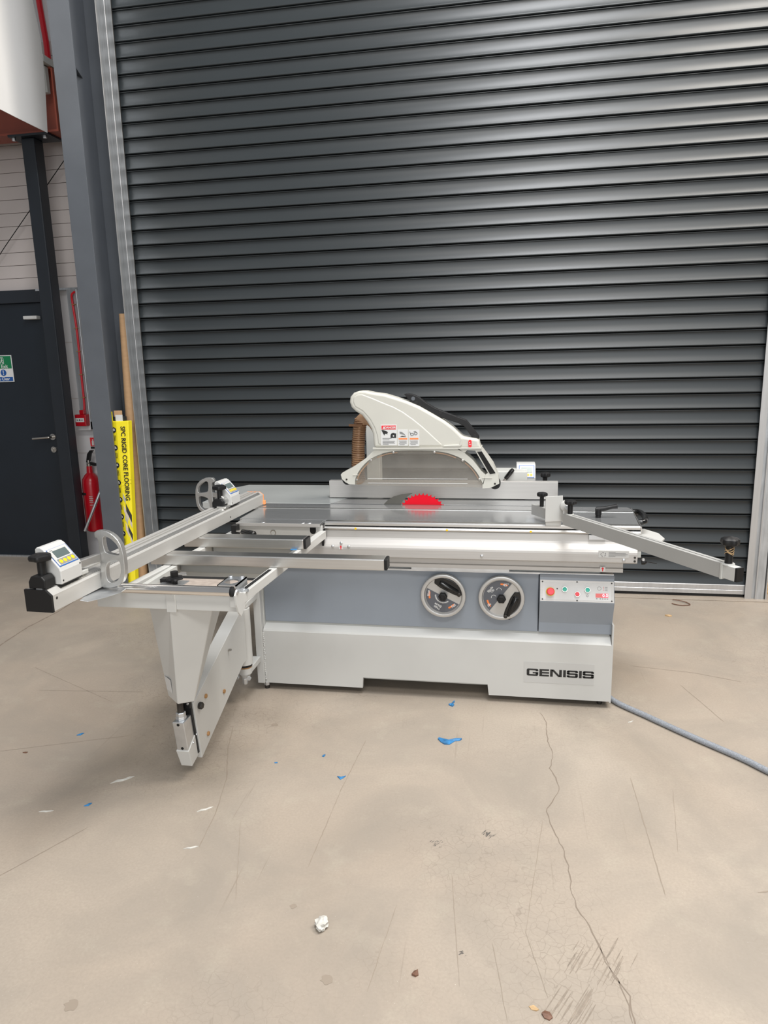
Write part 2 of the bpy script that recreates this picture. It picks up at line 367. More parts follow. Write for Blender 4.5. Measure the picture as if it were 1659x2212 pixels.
# roller shutter: every slat its own piece
DY = 4.74; S = 0.09684; Z0 = 3.8555; XL, XR = -2.60, 1.60
shut = struct('door_1', (0, DY, 0), label='dark grey steel roller shutter')
prof = [(-0.0090, 0.0925), (-0.0118, 0.0918), (-0.0122, 0.0898), (-0.0110, 0.0882), (-0.0005, 0.0872)]
prof += [(0.0012-0.0145*(1-(z-0.010)/0.076)**2.3, z) for z in (0.078, 0.068, 0.058, 0.048, 0.039, 0.031, 0.024, 0.017, 0.0125)]
prof += [(-0.0134, 0.0095), (-0.0130, 0.0070), (-0.0105, 0.0042), (0.008, 0.0042), (0.008, 0.0925)]
bm = bmesh.new(); prism(bm, [(y, z) for y, z in prof], 'x', XL, XR)
bmesh.ops.recalc_face_normals(bm, faces=bm.faces)
slat_me = bpy.data.meshes.new('slat'); bm.to_mesh(slat_me); bm.free(); slat_me.materials.append(MAT['shutter_paint'])
for p in slat_me.polygons: p.use_smooth = True
slat_me.set_sharp_from_angle(angle=math.radians(50))
for i in range(-8, 39):
    o = bpy.data.objects.new('slat', slat_me); lnk(o); o.parent = shut; o.location = (0, 0, Z0-(i+1)*S)
bx('backing', 'void_black', shut, XL, XR, DY+0.014, DY+0.02, 0.0, 4.7)
pr('bottom_rail', 'guide_alu', shut, [(DY-0.018, 0.092), (DY-0.020, 0.088), (DY-0.020, 0.060), (DY-0.017, 0.057), (DY-0.020, 0.054), (DY-0.020, 0.028), (DY+0.012, 0.028), (DY+0.012, 0.092)], 'x', XL+0.04, XR-0.045)
bx('seal', 'black_rubber', shut, XL+0.04, XR-0.045, DY-0.008, DY+0.008, 0.007, 0.028)
g1 = struct('trim_1', (-2.6, 4.7, 0), label='pale metal guide rail at the left of the shutter')
bx('guide_channel', 'guide_alu', g1, -2.590, -2.545, 4.700, 4.706, 0, 4.7, bev=0.001)
bx('gap_shade_strip', 'black_rubber', g1, -2.588, -2.550, 4.706, 4.7255, 0, 4.7)  # black filler standing in for the shade in the gap behind the lip
bx('guide_groove', 'galvanised', g1, -2.604, -2.590, 4.708, 4.76, 0, 4.7)
bx('guide_lip', 'guide_alu', g1, -2.548, -2.5445, 4.515, 4.530, 0, 4.7)
bx('guide_plate', 'galvanised', g1, -2.548, -2.545, 4.530, 4.62, 0, 4.7)
bx('guide_bead', 'guide_alu', g1, -2.549, -2.5435, 4.62, 4.628, 0, 4.7, bev=0.001)
bx('guide_plate', 'galvanised', g1, -2.548, -2.545, 4.628, 4.70, 0, 4.7)
bx('guide_flange', 'column_grey', g1, -2.65, -2.604, 4.70, 4.76, 0, 4.7)
g2 = struct('trim_2', (1.6, 4.7, 0), label='pale metal guide rail at the right of the shutter')
bx('guide_channel', 'guide_alu', g2, 1.551, 1.592, 4.700, 4.706, 0, 4.7, bev=0.001)
bx('gap_shade_strip', 'black_rubber', g2, 1.556, 1.590, 4.706, 4.7255, 0, 4.7)  # shaded slot of the right guide, painted as a black strip
bx('guide_groove', 'galvanised', g2, 1.592, 1.612, 4.712, 4.76, 0, 4.7)
bx('guide_lip', 'guide_alu', g2, 1.612, 1.620, 4.695, 4.76, 0, 4.7, bev=0.002)
bx('guide_angle', 'galvanised', g2, 1.620, 1.668, 4.700, 4.76, 0, 4.7, bev=0.002)
bx('guide_edge', 'guide_alu', g2, 1.673, 1.680, 4.69, 4.76, 0, 4.7)
wb = struct('wall_back', (0, 5.3, 0), label='pale clad wall behind the steel columns')
bx('lintel', 'wall_white', wb, -2.8, 5.0, 4.78, 4.9, 4.7, 6.5)
bx('side_panel', 'wall_white', wb, 1.70, 5.0, 5.6, 5.7, 0, 6.5)
bx('lower_wall', 'wall_white', wb, -3.60, -2.75, 5.30, 5.40, 0, 2.20)
bx('far_wall', 'wall_white', wb, -7.0, -4.62, 5.30, 5.40, 0, 2.20)
bx('return_wall', 'column_grey', wb, -2.80, -2.74, 4.78, 5.40, 0, 6.5)
zc = 2.215; k = 0
while zc < 3.9:                          # horizontal cladding boards
    hh = 0.098
    bx('cladding_board', 'cladding', wb, -7.0, -2.75, 5.30, 5.40, zc, zc+hh-0.003, bev=0.0015)
    zc += hh; k += 1
bx('upper_panel', 'wall_white', wb, -7.0, -2.75, 5.36, 5.42, 3.9, 6.5)
for z in (0.45, 0.9, 1.35, 1.8): bx('wall_joint', 'cladding', wb, -3.6, -2.75, 5.296, 5.30, z, z+0.004)
bx('sheeting_rail', 'galvanised', wb, -3.42, -3.335, 5.22, 5.30, 1.10, 2.20, bev=0.003)
bx('sheeting_rail', 'galvanised', wb, -3.70, -3.335, 5.235, 5.30, 2.20, 2.215)
# fire exit door
d2 = struct('door_2', (-4.1, 5.27, 0), label='dark navy fire exit door')
bx('door_leaf', 'exit_door_paint', d2, -4.56, -3.68, 5.27, 5.315, 0.012, 2.115, bev=0.003)
bx('door_head', 'column_dark', d2, -4.64, -3.60, 5.24, 5.32, 2.116, 2.2148, bev=0.003)
bx('door_jamb', 'column_dark', d2, -3.675, -3.60, 5.24, 5.32, 0, 2.116, bev=0.003)
bx('door_jamb', 'column_dark', d2, -4.64, -4.565, 5.24, 5.32, 0, 2.116, bev=0.003)
bx('door_sill', 'galvanised', d2, -4.56, -3.68, 5.25, 5.32, 0, 0.012)
bx('door_closer', 'display_white', d2, -3.825, -3.705, 5.215, 5.27, 1.985, 2.012, bev=0.005)
h = cy('handle_rose', 'steel_satin', d2, (-3.718, 5.27, 1.04), (-3.718, 5.258, 1.04), 0.026, 24)
obj('door_handle', B(tube, smoothpath([(-3.718, 5.262, 1.04), (-3.718, 5.225, 1.04), (-3.735, 5.212, 1.04), (-3.80, 5.21, 1.036), (-3.872, 5.215, 1.03)], 6), 0.0095, 10), 'steel_satin', d2, smooth=True)
cy('lock_rose', 'steel_satin', d2, (-3.722, 5.27, 0.935), (-3.722, 5.258, 0.935), 0.025, 24)
bx('lock_cylinder', 'steel_satin', d2, -3.728, -3.716, 5.235, 5.262, 0.922, 0.948, bev=0.003)
# safety sign on the exit door
sg = thing('exit_sign', 'green and blue fire exit keep clear sign on the dark door', 'sign', (-4.10, 5.268, 1.5))
bx('sign_board', 'decal_white', sg, -4.25, -4.01, 5.262, 5.268, 1.497, 1.712, bev=0.001)
pn = bx('green_panel', 'sign_green', sg, -4.245, -4.016, 5.260, 5.262, 1.606, 1.706)
text('lettering', 'Fire Exit', 'decal_white', sg, FRONT(-4.118, 5.2595, 1.622), 0.040, 1.0, 0.0006)
def runner(bm):
    cx, cz = -4.098, 1.667
    box(bm, cx-0.020, cx-0.016, 5.2586, 5.2592, cz-0.026, cz+0.028); box(bm, cx+0.012, cx+0.016, 5.2586, 5.2592, cz-0.026, cz+0.028); box(bm, cx-0.02, cx+0.016, 5.2586, 5.2592, cz+0.024, cz+0.028)
    lathe(bm, (cx-0.002, 5.2592, cz+0.016), (0, -1, 0), [(0, 0.005), (0.0006, 0.005)], 10)
    for a, b in (((0, 10), (-4, -4)), ((-4, -4), (4, -10)), ((4, -10), (2, -22)), ((-4, -4), (-12, -14)), ((0, 8), (8, 3)), ((0, 8), (-8, 4))):
        p = V(cx+a[0]/1000, 5.2589, cz+a[1]/1000); q = V(cx+b[0]/1000, 5.2589, cz+b[1]/1000); cyl(bm, p, q, 0.0026, 6)
obj('running_figure', B(runner), 'decal_white', sg)
cy('blue_disc', 'sign_blue', sg, (-4.098, 5.262, 1.572), (-4.098, 5.260, 1.572), 0.026, 28)
text('exclamation', '!', 'decal_white', sg, FRONT(-4.098, 5.2595, 1.572), 0.05, 1.0, 0.001)
bx('blue_panel', 'sign_blue', sg, -4.245, -4.018, 5.260, 5.262, 1.504, 1.538)
text('lettering', 'Keep Clear', 'decal_white', sg, FRONT(-4.122, 5.2595, 1.521), 0.033, 1.0, 0.0005)

# grey I-section column
gc = thing('steel_column', 'mid grey steel I-beam column left of the roller shutter', 'column', (-2.735, 4.55, 0))
bx('front_flange', 'column_grey', gc, -2.800, -2.655, 4.400, 4.411, 0.012, 6.0, bev=0.001)
bx('rear_flange', 'column_grey', gc, -2.812, -2.650, 4.695, 4.706, 0.012, 6.0, bev=0.001)
bx('web', 'column_grey', gc, -2.740, -2.730, 4.411, 4.695, 0.012, 6.0)
bx('base_plate', 'column_grey', gc, -2.86, -2.66, 4.36, 4.74, 0, 0.012)
pr('stiffener', 'column_grey', gc, [(-2.73, 4.411), (-2.665, 4.411), (-2.73, 4.60)], 'z', 3.42, 3.43)
dc = thing('steel_post', 'near-black square steel post in front of the exit door', 'column', (-3.45, 5.05, 0))
bx('shaft', 'column_dark', dc, -3.505, -3.400, 5.0, 5.105, 0.012, 3.235, bev=0.007, seg=3)
bx('base_plate', 'column_dark', dc, -3.56, -3.345, 4.945, 5.16, 0, 0.012)
bx('cap_plate', 'column_dark', dc, -3.58, -3.26, 4.96, 5.14, 3.235, 3.25)
for x in (-3.55, -3.30): obj('bolt', B(hexnut, (x, 4.985, 3.235), (0, 0, -1), 0.014, 0.02), 'zinc', dc)
rb = thing('red_beam', 'rust red steel beam carried on top of the dark post', 'beam', (-4.3, 5.05, 3.25))
bx('bottom_flange', 'beam_red', rb, -6.5, -3.19, 4.97, 5.13, 3.25, 3.264)
bx('web', 'beam_red', rb, -6.5, -3.19, 5.045, 5.055, 3.264, 3.654)
bx('top_flange', 'beam_red', rb, -6.5, -3.19, 4.97, 5.13, 3.654, 3.668)
bx('end_plate', 'beam_red', rb, -3.19, -3.178, 4.97, 5.13, 3.25, 3.66)
mz = thing('mezzanine_board', 'pale board edge lying on the red beam', 'floor edge', (-4.3, 5.0, 3.656))
bx('board', 'mezz_board', mz, -6.5, -3.182, 4.885, 5.28, 3.6685, 3.706)
bx('board_edging', 'pale_grey_paint', mz, -3.182, -3.178, 4.885, 5.06, 3.6685, 3.712)
jb = tag(bx('junction_box', 'pale_grey_paint', None, -3.30, -3.205, 4.93, 4.968, 3.49, 3.66, bev=0.004), 'grey box fixed to the red beam below the mezzanine edge', 'box')
bn = bmesh.new()
cols = []
for i in range(13):
    y = 2.9+i*(4.83-2.9)/12; bulge = 0.012*math.sin(i*1.1)
    def edge(z): return 0.045*math.sin(min(1, max(0, (z-3.2)/0.6))*PI/2)-(0.09*max(0, z-3.78)/0.23 if z > 3.78 else 0)*0.5
    cols.append([(-3.176+bulge*0.3, y+edge(z)*(i/12)**3, z) for z in [3.198+k*0.15 for k in range(12)]])
fr = [[bn.verts.new(p) for p in c] for c in cols]; bk = [[bn.verts.new((p[0]-0.004, p[1], p[2])) for p in c] for c in cols]
for i in range(12):
    for k in range(11):
        bn.faces.new((fr[i][k], fr[i+1][k], fr[i+1][k+1], fr[i][k+1])); bn.faces.new((bk[i][k], bk[i][k+1], bk[i+1][k+1], bk[i+1][k]))
for i in range(12):
    bn.faces.new((fr[i][0], bk[i][0], bk[i+1][0], fr[i+1][0])); bn.faces.new((fr[i][11], fr[i+1][11], bk[i+1][11], bk[i][11]))
for k in range(11):
    bn.faces.new((fr[0][k], fr[0][k+1], bk[0][k+1], bk[0][k])); bn.faces.new((fr[12][k], bk[12][k], bk[12][k+1], fr[12][k+1]))
tag(obj('white_banner', bn, 'banner_white', None, smooth=True, loc=(-3.18, 4.0, 3.2)), 'large white sheet hanging below the ceiling at the left', 'banner')
tag(obj('red_trunking', B(tube, [(-3.43, 5.27, 4.55), (-3.40, 5.25, 4.2), (-3.36, 5.22, 3.93), (-3.345, 5.2, 3.71)], 0.021, 12), 'pipe_red', None, smooth=True, loc=(-3.345, 5.2, 3.71)), 'bright red pipe rising above the pale mezzanine board', 'pipe')
tag(obj('bracing_wire', B(tube, [(-3.19, 5.2, 3.24), (-3.9, 5.22, 2.55), (-4.3, 5.24, 2.15)], 0.003, 6), 'void_black', None, loc=(-3.9, 5.2, 2.5)), 'thin dark cable sloping across the pale cladding behind the post', 'cable')
# fire alarm things on the wall strip between the columns
ac = thing('alarm_cable', 'red fire alarm cable clipped to the galvanised rail', 'cable', (-3.36, 5.21, 1.3))
obj('cable', B(tube, smoothpath([(-3.345, 5.24, 2.185), (-3.362, 5.20, 2.16), (-3.372, 5.21, 2.10), (-3.362, 5.213, 1.864), (-3.366, 5.213, 1.503), (-3.367, 5.213, 1.319), (-3.375, 5.21, 1.24)], 6), 0.0085, 8), 'pipe_red', ac, smooth=True)
for z in (2.08, 1.90, 1.72, 1.54, 1.36): bx('clip', 'rust_bolt', ac, -3.378, -3.350, 5.200, 5.222, z, z+0.006)
cp = thing('call_point', 'red fire alarm call point box between the two columns', 'alarm', (-3.39, 5.22, 1.14))
bx('housing', 'extinguisher_red', cp, -3.435, -3.338, 5.165, 5.22, 1.135, 1.228, bev=0.005)
bx('gland', 'extinguisher_red', cp, -3.40, -3.36, 5.18, 5.22, 1.228, 1.262, bev=0.004)
bx('press_panel', 'decal_white', cp, -3.428, -3.352, 5.162, 5.165, 1.168, 1.200)
cy('press_dot', 'decal_black', cp, (-3.39, 5.162, 1.184), (-3.39, 5.1605, 1.184), 0.006, 12)
for s in (-1, 1): pr('press_arrow', 'decal_black', cp, [(-3.39+s*0.012, 1.184), (-3.39+s*0.024, 1.189), (-3.39+s*0.024, 1.179)], 'y', 5.1605, 5.162)
bx('back_box', 'wall_white', cp, -3.445, -3.335, 5.215, 5.295, 1.10, 1.165)
es = thing('extinguisher_sign', 'small red and white fire extinguisher sign above the extinguisher', 'sign', (-3.35, 5.295, 0.94))
bx('sign_board', 'decal_white', es, -3.405, -3.27, 5.290, 5.297, 0.935, 1.035)
bx('red_panel', 'decal_red', es, -3.400, -3.275, 5.288, 5.290, 0.958, 1.030)
bx('caption_strip', 'decal_black', es, -3.400, -3.275, 5.288, 5.290, 0.938, 0.955)
obj('extinguisher_symbol', B(lathe, (-3.375, 5.2885, 0.965), (0, 0, 1), [(0, 0.010), (0.036, 0.010), (0.042, 0.004), (0.052, 0.006)], 10), 'decal_white', es)
fx = thing('fire_extinguisher', 'red fire extinguisher with black lever hung between the dark post and the grey column', 'fire extinguisher', (-3.375, 5.20, 0.26))
obj('cylinder', B(lathe, (-3.375, 5.20, 0.26), (0, 0, 1), [(0, 0.055), (0.01, 0.068), (0.03, 0.072), (0.40, 0.072), (0.44, 0.066), (0.475, 0.042), (0.49, 0.026), (0.545, 0.022)], 28), 'extinguisher_red', fx, smooth=True)
obj('valve', B(lathe, (-3.375, 5.20, 0.805), (0, 0, 1), [(0, 0.02), (0.02, 0.022), (0.03, 0.014), (0.05, 0.014)], 16), 'steel_satin', fx, smooth=True)
pr('lever', 'black_plastic', fx, [(-3.395, 0.835), (-3.365, 0.835), (-3.345, 0.905), (-3.322, 0.935), (-3.352, 0.936), (-3.378, 0.905)], 'y', 5.188, 5.212, bev=0.003)
pr('grip', 'black_plastic', fx, [(-3.375, 0.82), (-3.315, 0.805), (-3.30, 0.825), (-3.36, 0.84)], 'y', 5.188, 5.212, bev=0.003)
bx('label_band', 'decal_black', fx, -3.442, -3.385, 5.126, 5.150, 0.575, 0.592)
for z, w_ in ((0.56, 0.03), (0.545, 0.034), (0.53, 0.030), (0.515, 0.034), (0.49, 0.028)): bx('label_print', 'decal_white', fx, -3.36, -3.36+w_, 5.1275, 5.1295, z, z+0.004)
bx('wall_bracket', 'wall_white', fx, -3.42, -3.33, 5.262, 5.298, 0.70, 0.80)
tag(obj('leaning_rod', B(tube, [(-3.36, 5.02, 0.30), (-3.20, 5.04, 0.62), (-3.06, 5.25, 0.92)], 0.011, 10), 'zinc', None, smooth=True, loc=(-3.36, 5.02, 0.3)), 'thin grey metal rod slanting across the fire extinguisher', 'rod')

# cardboard tube and flooring pack leaning beside the shutter
ct = thing('cardboard_tube', 'tall brown cardboard tube leaning beside the shutter guide', 'tube', (-2.665, 4.62, 0))
obj('tube_wall', B(lathe, (-2.652, 4.590, 0.0), (0.060, 0.020, 1.945), [(0, 0.036), (0, 0.044), (1.945, 0.044), (1.945, 0.038), (1.90, 0.036)], 28), 'cardboard', ct, smooth=True)
fp = thing('flooring_pack', 'yellow printed flooring pack standing on end beside the cardboard tube', 'box', (-2.66, 4.47, 0))
LX = 0.010; XF = -2.652; FY = 4.432
def lean(bm):
    for v in bm.verts: v.co.x += v.co.z*LX+max(0.0, v.co.x-XF)/0.085*(v.co.z-1.225)*0.046
def lpr(name, m, poly, z0, z1, bev=0.0, parent=None):
    bm = B(prism, poly, 'z', z0, z1); lean(bm); return obj(name, bm, m, parent or fp, bev)
def lbx(name, m, x0, x1, y0, y1, z0, z1, bev=0.0, parent=None):
    bm = B(box, x0, x1, y0, y1, z0, z1); lean(bm); return obj(name, bm, m, parent or fp, bev)
lpr('carton', 'yellow_print', [(XF, FY), (XF+0.085, FY+0.011), (XF+0.085, FY+0.062), (XF-0.05, FY+0.062), (XF-0.05, FY+0.006)], 0.0, 1.225, 0.004)
lpr('open_flap', 'yellow_print', [(XF-0.05, FY+0.006), (XF-0.025, FY+0.003), (XF-0.025, FY+0.007), (XF-0.05, FY+0.010)], 1.22, 1.29)
lbx('board_end', 'pack_dark', XF-0.036, XF+0.05, FY+0.022, FY+0.055, 1.22, 1.255)
lbx('paper_tag', 'decal_white', XF-0.008, XF+0.042, FY+0.012, FY+0.018, 1.225, 1.268)
lbx('brown_insert', 'cardboard', XF-0.03, XF+0.025, FY+0.036, FY+0.046, 1.25, 1.295)
cR = math.atan2(0.012, 0.092)      # right face turns slightly away
def rface(u, z, e): return (XF+u*math.cos(cR)+e*math.sin(cR)+z*LX+u/0.085*(z-1.225)*0.046, FY+u*math.sin(cR)-e*math.cos(cR), z)
aL = math.atan2(0.02, -0.042)
def lface(u, z, e): return (XF-u*0.993-e*0.119+z*LX, FY+u*0.119-e*0.993, z)
def facepoly(name, m, face, pts, e0, e1, parent=None):
    bm = bmesh.new(); hexa(bm, [face(u, z, e0) for u, z in pts], [face(u, z, e1) for u, z in pts]); return obj(name, bm, m, parent or fp)
xr = V(math.cos(cR), math.sin(cR), 0); zv = V(LX+0.018, 0, 1).normalized()
text('lettering', 'SPC RIGID CORE FLOORING', 'decal_black', fp, plane_m(rface(0.046, 0.93, 0.0034), -zv, xr), 0.044, 0.93, 0.0009)
for k_ in range(9):
    zc = 1.165-k_*0.122
    d_ = facepoly('print_disc', 'pack_dark', lface, [(0.021+0.017*math.cos(2*PI*i/20), zc+0.019*math.sin(2*PI*i/20)) for i in range(20)], 0.0, 0.002)
    pic = [(-0.008, -0.008), (0.008, -0.008), (0.008, 0.006), (0.003, 0.011), (-0.005, 0.004)] if k_ % 2 else [(-0.009, -0.003), (0.009, -0.010), (0.009, 0.007), (-0.002, 0.012)]
    facepoly('print_symbol', 'decal_white', lface, [(0.021+a, zc+b) for a, b in pic], 0.002, 0.003, d_)
    for j_ in range(2): facepoly('print_caption', 'pack_dark', lface, [(0.012+j_*0.009, zc-0.072), (0.0145+j_*0.009, zc-0.072), (0.0145+j_*0.009, zc-0.036), (0.012+j_*0.009, zc-0.036)], 0.0, 0.002)
for (z0_, m_, u0, u1, th) in ((0.69, 'pack_dark', 0.026, 0.08, 0.055), (0.64, 'wood_print', 0.002, 0.08, 0.045), (0.55, 'pack_dark', 0.034, 0.08, 0.045), (0.52, 'wood_print', 0.006, 0.08, 0.05), (0.73, 'mid_grey_paint', 0.004, 0.026, 0.04), (0.585, 'mid_grey_paint', 0.008, 0.034, 0.04)):
    sl_ = 1.55
    facepoly('print_plank', m_, rface, [(u0, z0_-u0*sl_), (u1, z0_-u1*sl_), (u1, z0_-u1*sl_-th), (u0, z0_-u0*sl_-th)], 0.0, 0.0026+0.0008*(m_ == 'pack_dark'))
for z in (0.80, 0.775): facepoly('strap_crease', 'yellow_print', rface, [(0.0, z), (0.091, z+0.02), (0.091, z+0.026), (0.0, z+0.006)], 0.0, 0.002)

# things just outside, right of the right guide
tag(bx('timber_bearer', 'timber', None, 1.70, 2.1, 4.83, 5.0, 0.0, 0.075, bev=0.004), 'rough timber bearer on the floor right of the shutter guide', 'timber')
tag(bx('concrete_block', 'block_concrete', None, 1.705, 2.1, 4.85, 5.1, 0.075, 0.285, bev=0.008), 'grey concrete block resting on the timber bearer', 'block')
cr_ = thing('dark_crate', 'dark red and black crate standing on the concrete block', 'crate', (1.9, 4.98, 0.285))
bx('body', 'void_black', cr_, 1.715, 2.1, 4.87, 5.1, 0.285, 0.52, bev=0.004); bx('lid', 'crate_red', cr_, 1.705, 2.11, 4.86, 5.11, 0.50, 0.58, bev=0.004)
lw = thing('timber_offcut', 'short upright timber batten leaning on the right guide', 'timber', (1.70, 4.80, 0)); bx('batten', 'timber', lw, 1.690, 1.703, 4.78, 4.82, 0, 0.17)

# ------------------------------------------------------------------ panel saw body
ps = thing('panel_saw', 'white and blue-grey panel saw cabinet with two handwheels and GENISIS lettering', 'saw', (-0.35, 3.4, 0))
YF = 3.06
notch = [(-1.155, 0.034), (-0.668, 0.034), (-0.664, 0.088), (-0.072, 0.088), (-0.066, 0.034), (0.476, 0.034), (0.476, 0.305), (-1.155, 0.305)]
pr('lower_panel', 'white_paint', ps, notch, 'y', YF, YF+0.02)
pr('panel_ledge', 'white_paint', ps, [(YF, 0.303), (YF+0.006, 0.312), (YF+0.045, 0.336), (YF+0.06, 0.336), (YF+0.06, 0.303)], 'x', -1.155, 0.474)
pr('ledge_lip', 'mid_grey_paint', ps, [(YF+0.040, 0.333), (YF+0.040, 0.345), (YF+0.08, 0.345), (YF+0.08, 0.333)], 'x', -1.155, 0.470)
bx('carcass', 'pale_grey_paint', ps, -1.15, 0.474, YF+0.05, 3.95, 0.06, 0.335)
bx('upper_carcass', 'blue_grey_paint', ps, -1.15, 0.455, YF+0.075, 3.95, 0.335, 0.618)
bx('upper_panel', 'blue_grey_paint', ps, -1.152, 0.152, YF+0.035, YF+0.075, 0.344, 0.620, bev=0.002)
bx('top_strip', 'zinc', ps, -1.152, 0.476, YF+0.030, YF+0.12, 0.620, 0.628)
bx('side_post', 'white_paint', ps, -1.192, -1.157, YF-0.015, YF+0.10, 0.036, 0.628, bev=0.002)
bx('side_sheet', 'white_paint', ps, 0.476, 0.483, YF+0.002, 3.95, 0.028, 0.40)
bx('side_sheet', 'pale_grey_paint', ps, -1.160, -1.152, YF+0.02, 3.95, 0.034, 0.62)
def weld(bm):
    for i in range(26):
        z = 0.05+i*0.0095; lathe(bm, (-1.1545+random.uniform(-0.002, 0.002), YF-0.001, z), (0, 0, 1), [(0, 0.003), (0.004, 0.0052), (0.010, 0.003)], 6)
obj('weld_bead', B(weld), 'white_paint', ps)
for x, y in ((-1.155, YF+0.012), (0.44, YF+0.05), (-1.15, 3.9), (0.44, 3.9)):
    f = obj('foot', B(hexnut, (x, y, 0.018), (0, 0, 1), 0.016, 0.02), 'zinc', ps); cy('foot_pad', 'dark_steel', f, (x, y, 0), (x, y, 0.020), 0.012, 12)
# GENISIS film label
lb = bx('label_film', 'decal_film', ps, 0.093, 0.405, YF-0.0010, YF, 0.110, 0.212, label='clear film label with black lettering')
def glyphs(bm):
    h, tv, th = 0.0345, 0.0118, 0.0074
    def rr(x0, x1, z0, z1): box(bm, x0, x1, YF-0.0018, YF-0.0009, z0, z1)
    def arcbar(pts): prism(bm, pts, 'y', YF-0.0018, YF-0.0009)
    def rcorner(cx_, cz_, q, r, ro):      # filled quarter ring corner, q quadrant
        a0 = q*PI/2; o_ = [(cx_+ro[0]*math.cos(a0+i*PI/12), cz_+ro[1]*math.sin(a0+i*PI/12)) for i in range(7)]; i_ = [(cx_+r[0]*math.cos(a0+i*PI/12), cz_+r[1]*math.sin(a0+i*PI/12)) for i in range(6, -1, -1)]
        arcbar(o_+i_)
    x = 0.106; zb = 0.143
    R = 0.0105
    def bar_round(x0, x1, z0, z1, tl, tr, br, bl):   # bar with rounded outer corners
        pts = []; hh = z1-z0; r = min(R, hh)
        for on, cx_, cz_, q in ((br, x1-r, z0+r, 3), (tr, x1-r, z1-r, 0), (tl, x0+r, z1-r, 1), (bl, x0+r, z0+r, 2)):
            c = {3: (x1, z0), 0: (x1, z1), 1: (x0, z1), 2: (x0, z0)}[q]
            if on: pts += [(cx_+r*math.cos(q*PI/2+i*PI/10), cz_+r*math.sin(q*PI/2+i*PI/10)) for i in range(6)]
            else: pts.append(c)
        arcbar(pts)
    def G(x, w_):
        bar_round(x, x+w_, zb+h-th, zb+h, 1, 1, 0, 0); bar_round(x, x+w_, zb, zb+th, 0, 0, 1, 1); rr(x, x+tv, zb+0.006, zb+h-0.006)
        rr(x+w_-tv, x+w_, zb+0.006, zb+h*0.52); rr(x+w_*0.52, x+w_, zb+h*0.52-th*0.8, zb+h*0.52); rr(x+w_-tv, x+w_, zb+h*0.68, zb+h-0.006)
    def E(x, w_):
        rr(x, x+tv, zb, zb+h)
        for z in (0, (h-th)/2, h-th): rr(x+tv, x+w_, zb+z, zb+z+th)
    def N(x, w_):
        rr(x, x+tv, zb, zb+h); rr(x+w_-tv, x+w_, zb, zb+h); arcbar([(x+tv*0.3, zb+h), (x+tv*1.35, zb+h), (x+w_-tv*0.3, zb), (x+w_-tv*1.35, zb)])
    def I(x): rr(x, x+tv, zb, zb+h)
    def S(x, w_):
        m = (h-th)/2
        bar_round(x, x+w_, zb+h-th, zb+h, 1, 1, 0, 0); bar_round(x, x+w_, zb+m, zb+m+th, 0, 1, 0, 1); bar_round(x, x+w_, zb, zb+th, 0, 0, 1, 1)
        rr(x, x+tv, zb+m+th*0.45, zb+h-th*0.45); rr(x+w_-tv, x+w_, zb+th*0.45, zb+m+th*0.55); rr(x, x+tv, zb+th*0.5, zb+th+0.003); rr(x+w_-tv, x+w_, zb+h-th-0.003, zb+h-th*0.5)
    G(x, 0.052); E(x+0.057, 0.043); N(x+0.105, 0.052); I(x+0.163); S(x+0.179, 0.049); I(x+0.233); S(x+0.249, 0.049)
obj('lettering', B(glyphs), 'decal_black', lb)
# control box: sloped
cprof = [(YF+0.030, 0.345), (YF+0.030, 0.392), (YF-0.012, 0.505), (YF+0.024, 0.608), (YF+0.024, 0.622), (YF+0.09, 0.622), (YF+0.09, 0.345)]
pr('control_box', 'blue_grey_paint', ps, cprof, 'x', 0.156, 0.478, bev=0.002)
e0 = V(0.318, YF-0.012, 0.505); e1 = V(0.318, YF+0.024, 0.608); upv = (e1-e0).normalized(); nrm = V(1, 0, 0).cross(upv)
def cpt(u, v, w_=0.0): return V(u, 0, 0)+V(0, e0.y, e0.z)+upv*v+nrm*w_
def slab(bm, u0, u1, v0, v1, w0, w1): hexa(bm, [cpt(u0, v0, w0), cpt(u1, v0, w0), cpt(u1, v1, w0), cpt(u0, v1, w0)], [cpt(u0, v0, w1), cpt(u1, v0, w1), cpt(u1, v1, w1), cpt(u0, v1, w1)])
fpn = obj('control_panel', B(slab, 0.158, 0.475, 0.004, 0.098, 0, 0.003), 'alu_anodised', ps)
obj('panel_face', B(slab, 0.168, 0.462, 0.012, 0.088, 0.003, 0.004), 'decal_white', fpn)
for u, v in ((0.168, 0.012), (0.168, 0.09), (0.318, 0.092), (0.318, 0.010), (0.466, 0.090), (0.466, 0.012), (0.232, 0.060)):
    obj('screw', B(lathe, cpt(u, v, 0.003), nrm, [(0, 0.0035), (0.002, 0.003)], 10), 'dark_steel', fpn)
es_ = obj('emergency_stop', B(lathe, cpt(0.202, 0.046, 0.003), nrm, [(0, 0.019), (0.008, 0.019), (0.010, 0.014), (0.018, 0.013)], 24), 'button_yellow', ps, smooth=True)
obj('stop_mushroom', B(lathe, cpt(0.202, 0.046, 0.020), nrm, [(0, 0.012), (0.003, 0.0165), (0.012, 0.0165), (0.015, 0.014), (0.016, 0.006)], 24), 'button_red', es_, smooth=True)
for u, v, m_ in ((0.264, 0.064, 'button_green'), (0.318, 0.044, 'button_red'), (0.362, 0.064, 'button_green')):
    bz = obj('push_button', B(lathe, cpt(u, v-0.006, 0.003), nrm, [(0, 0.0125), (0.010, 0.012), (0.010, 0.0095)], 22), 'steel_satin', ps, smooth=True)
    obj('button_cap', B(lathe, cpt(u, v-0.006, 0.010), nrm, [(0, 0.0098), (0.004, 0.0098), (0.006, 0.008), (0.0065, 0.002)], 22), m_, bz, smooth=True)
dp = obj('digital_readout', B(slab, 0.397, 0.450, 0.026, 0.044, 0.004, 0.0052), 'led_dim', ps)
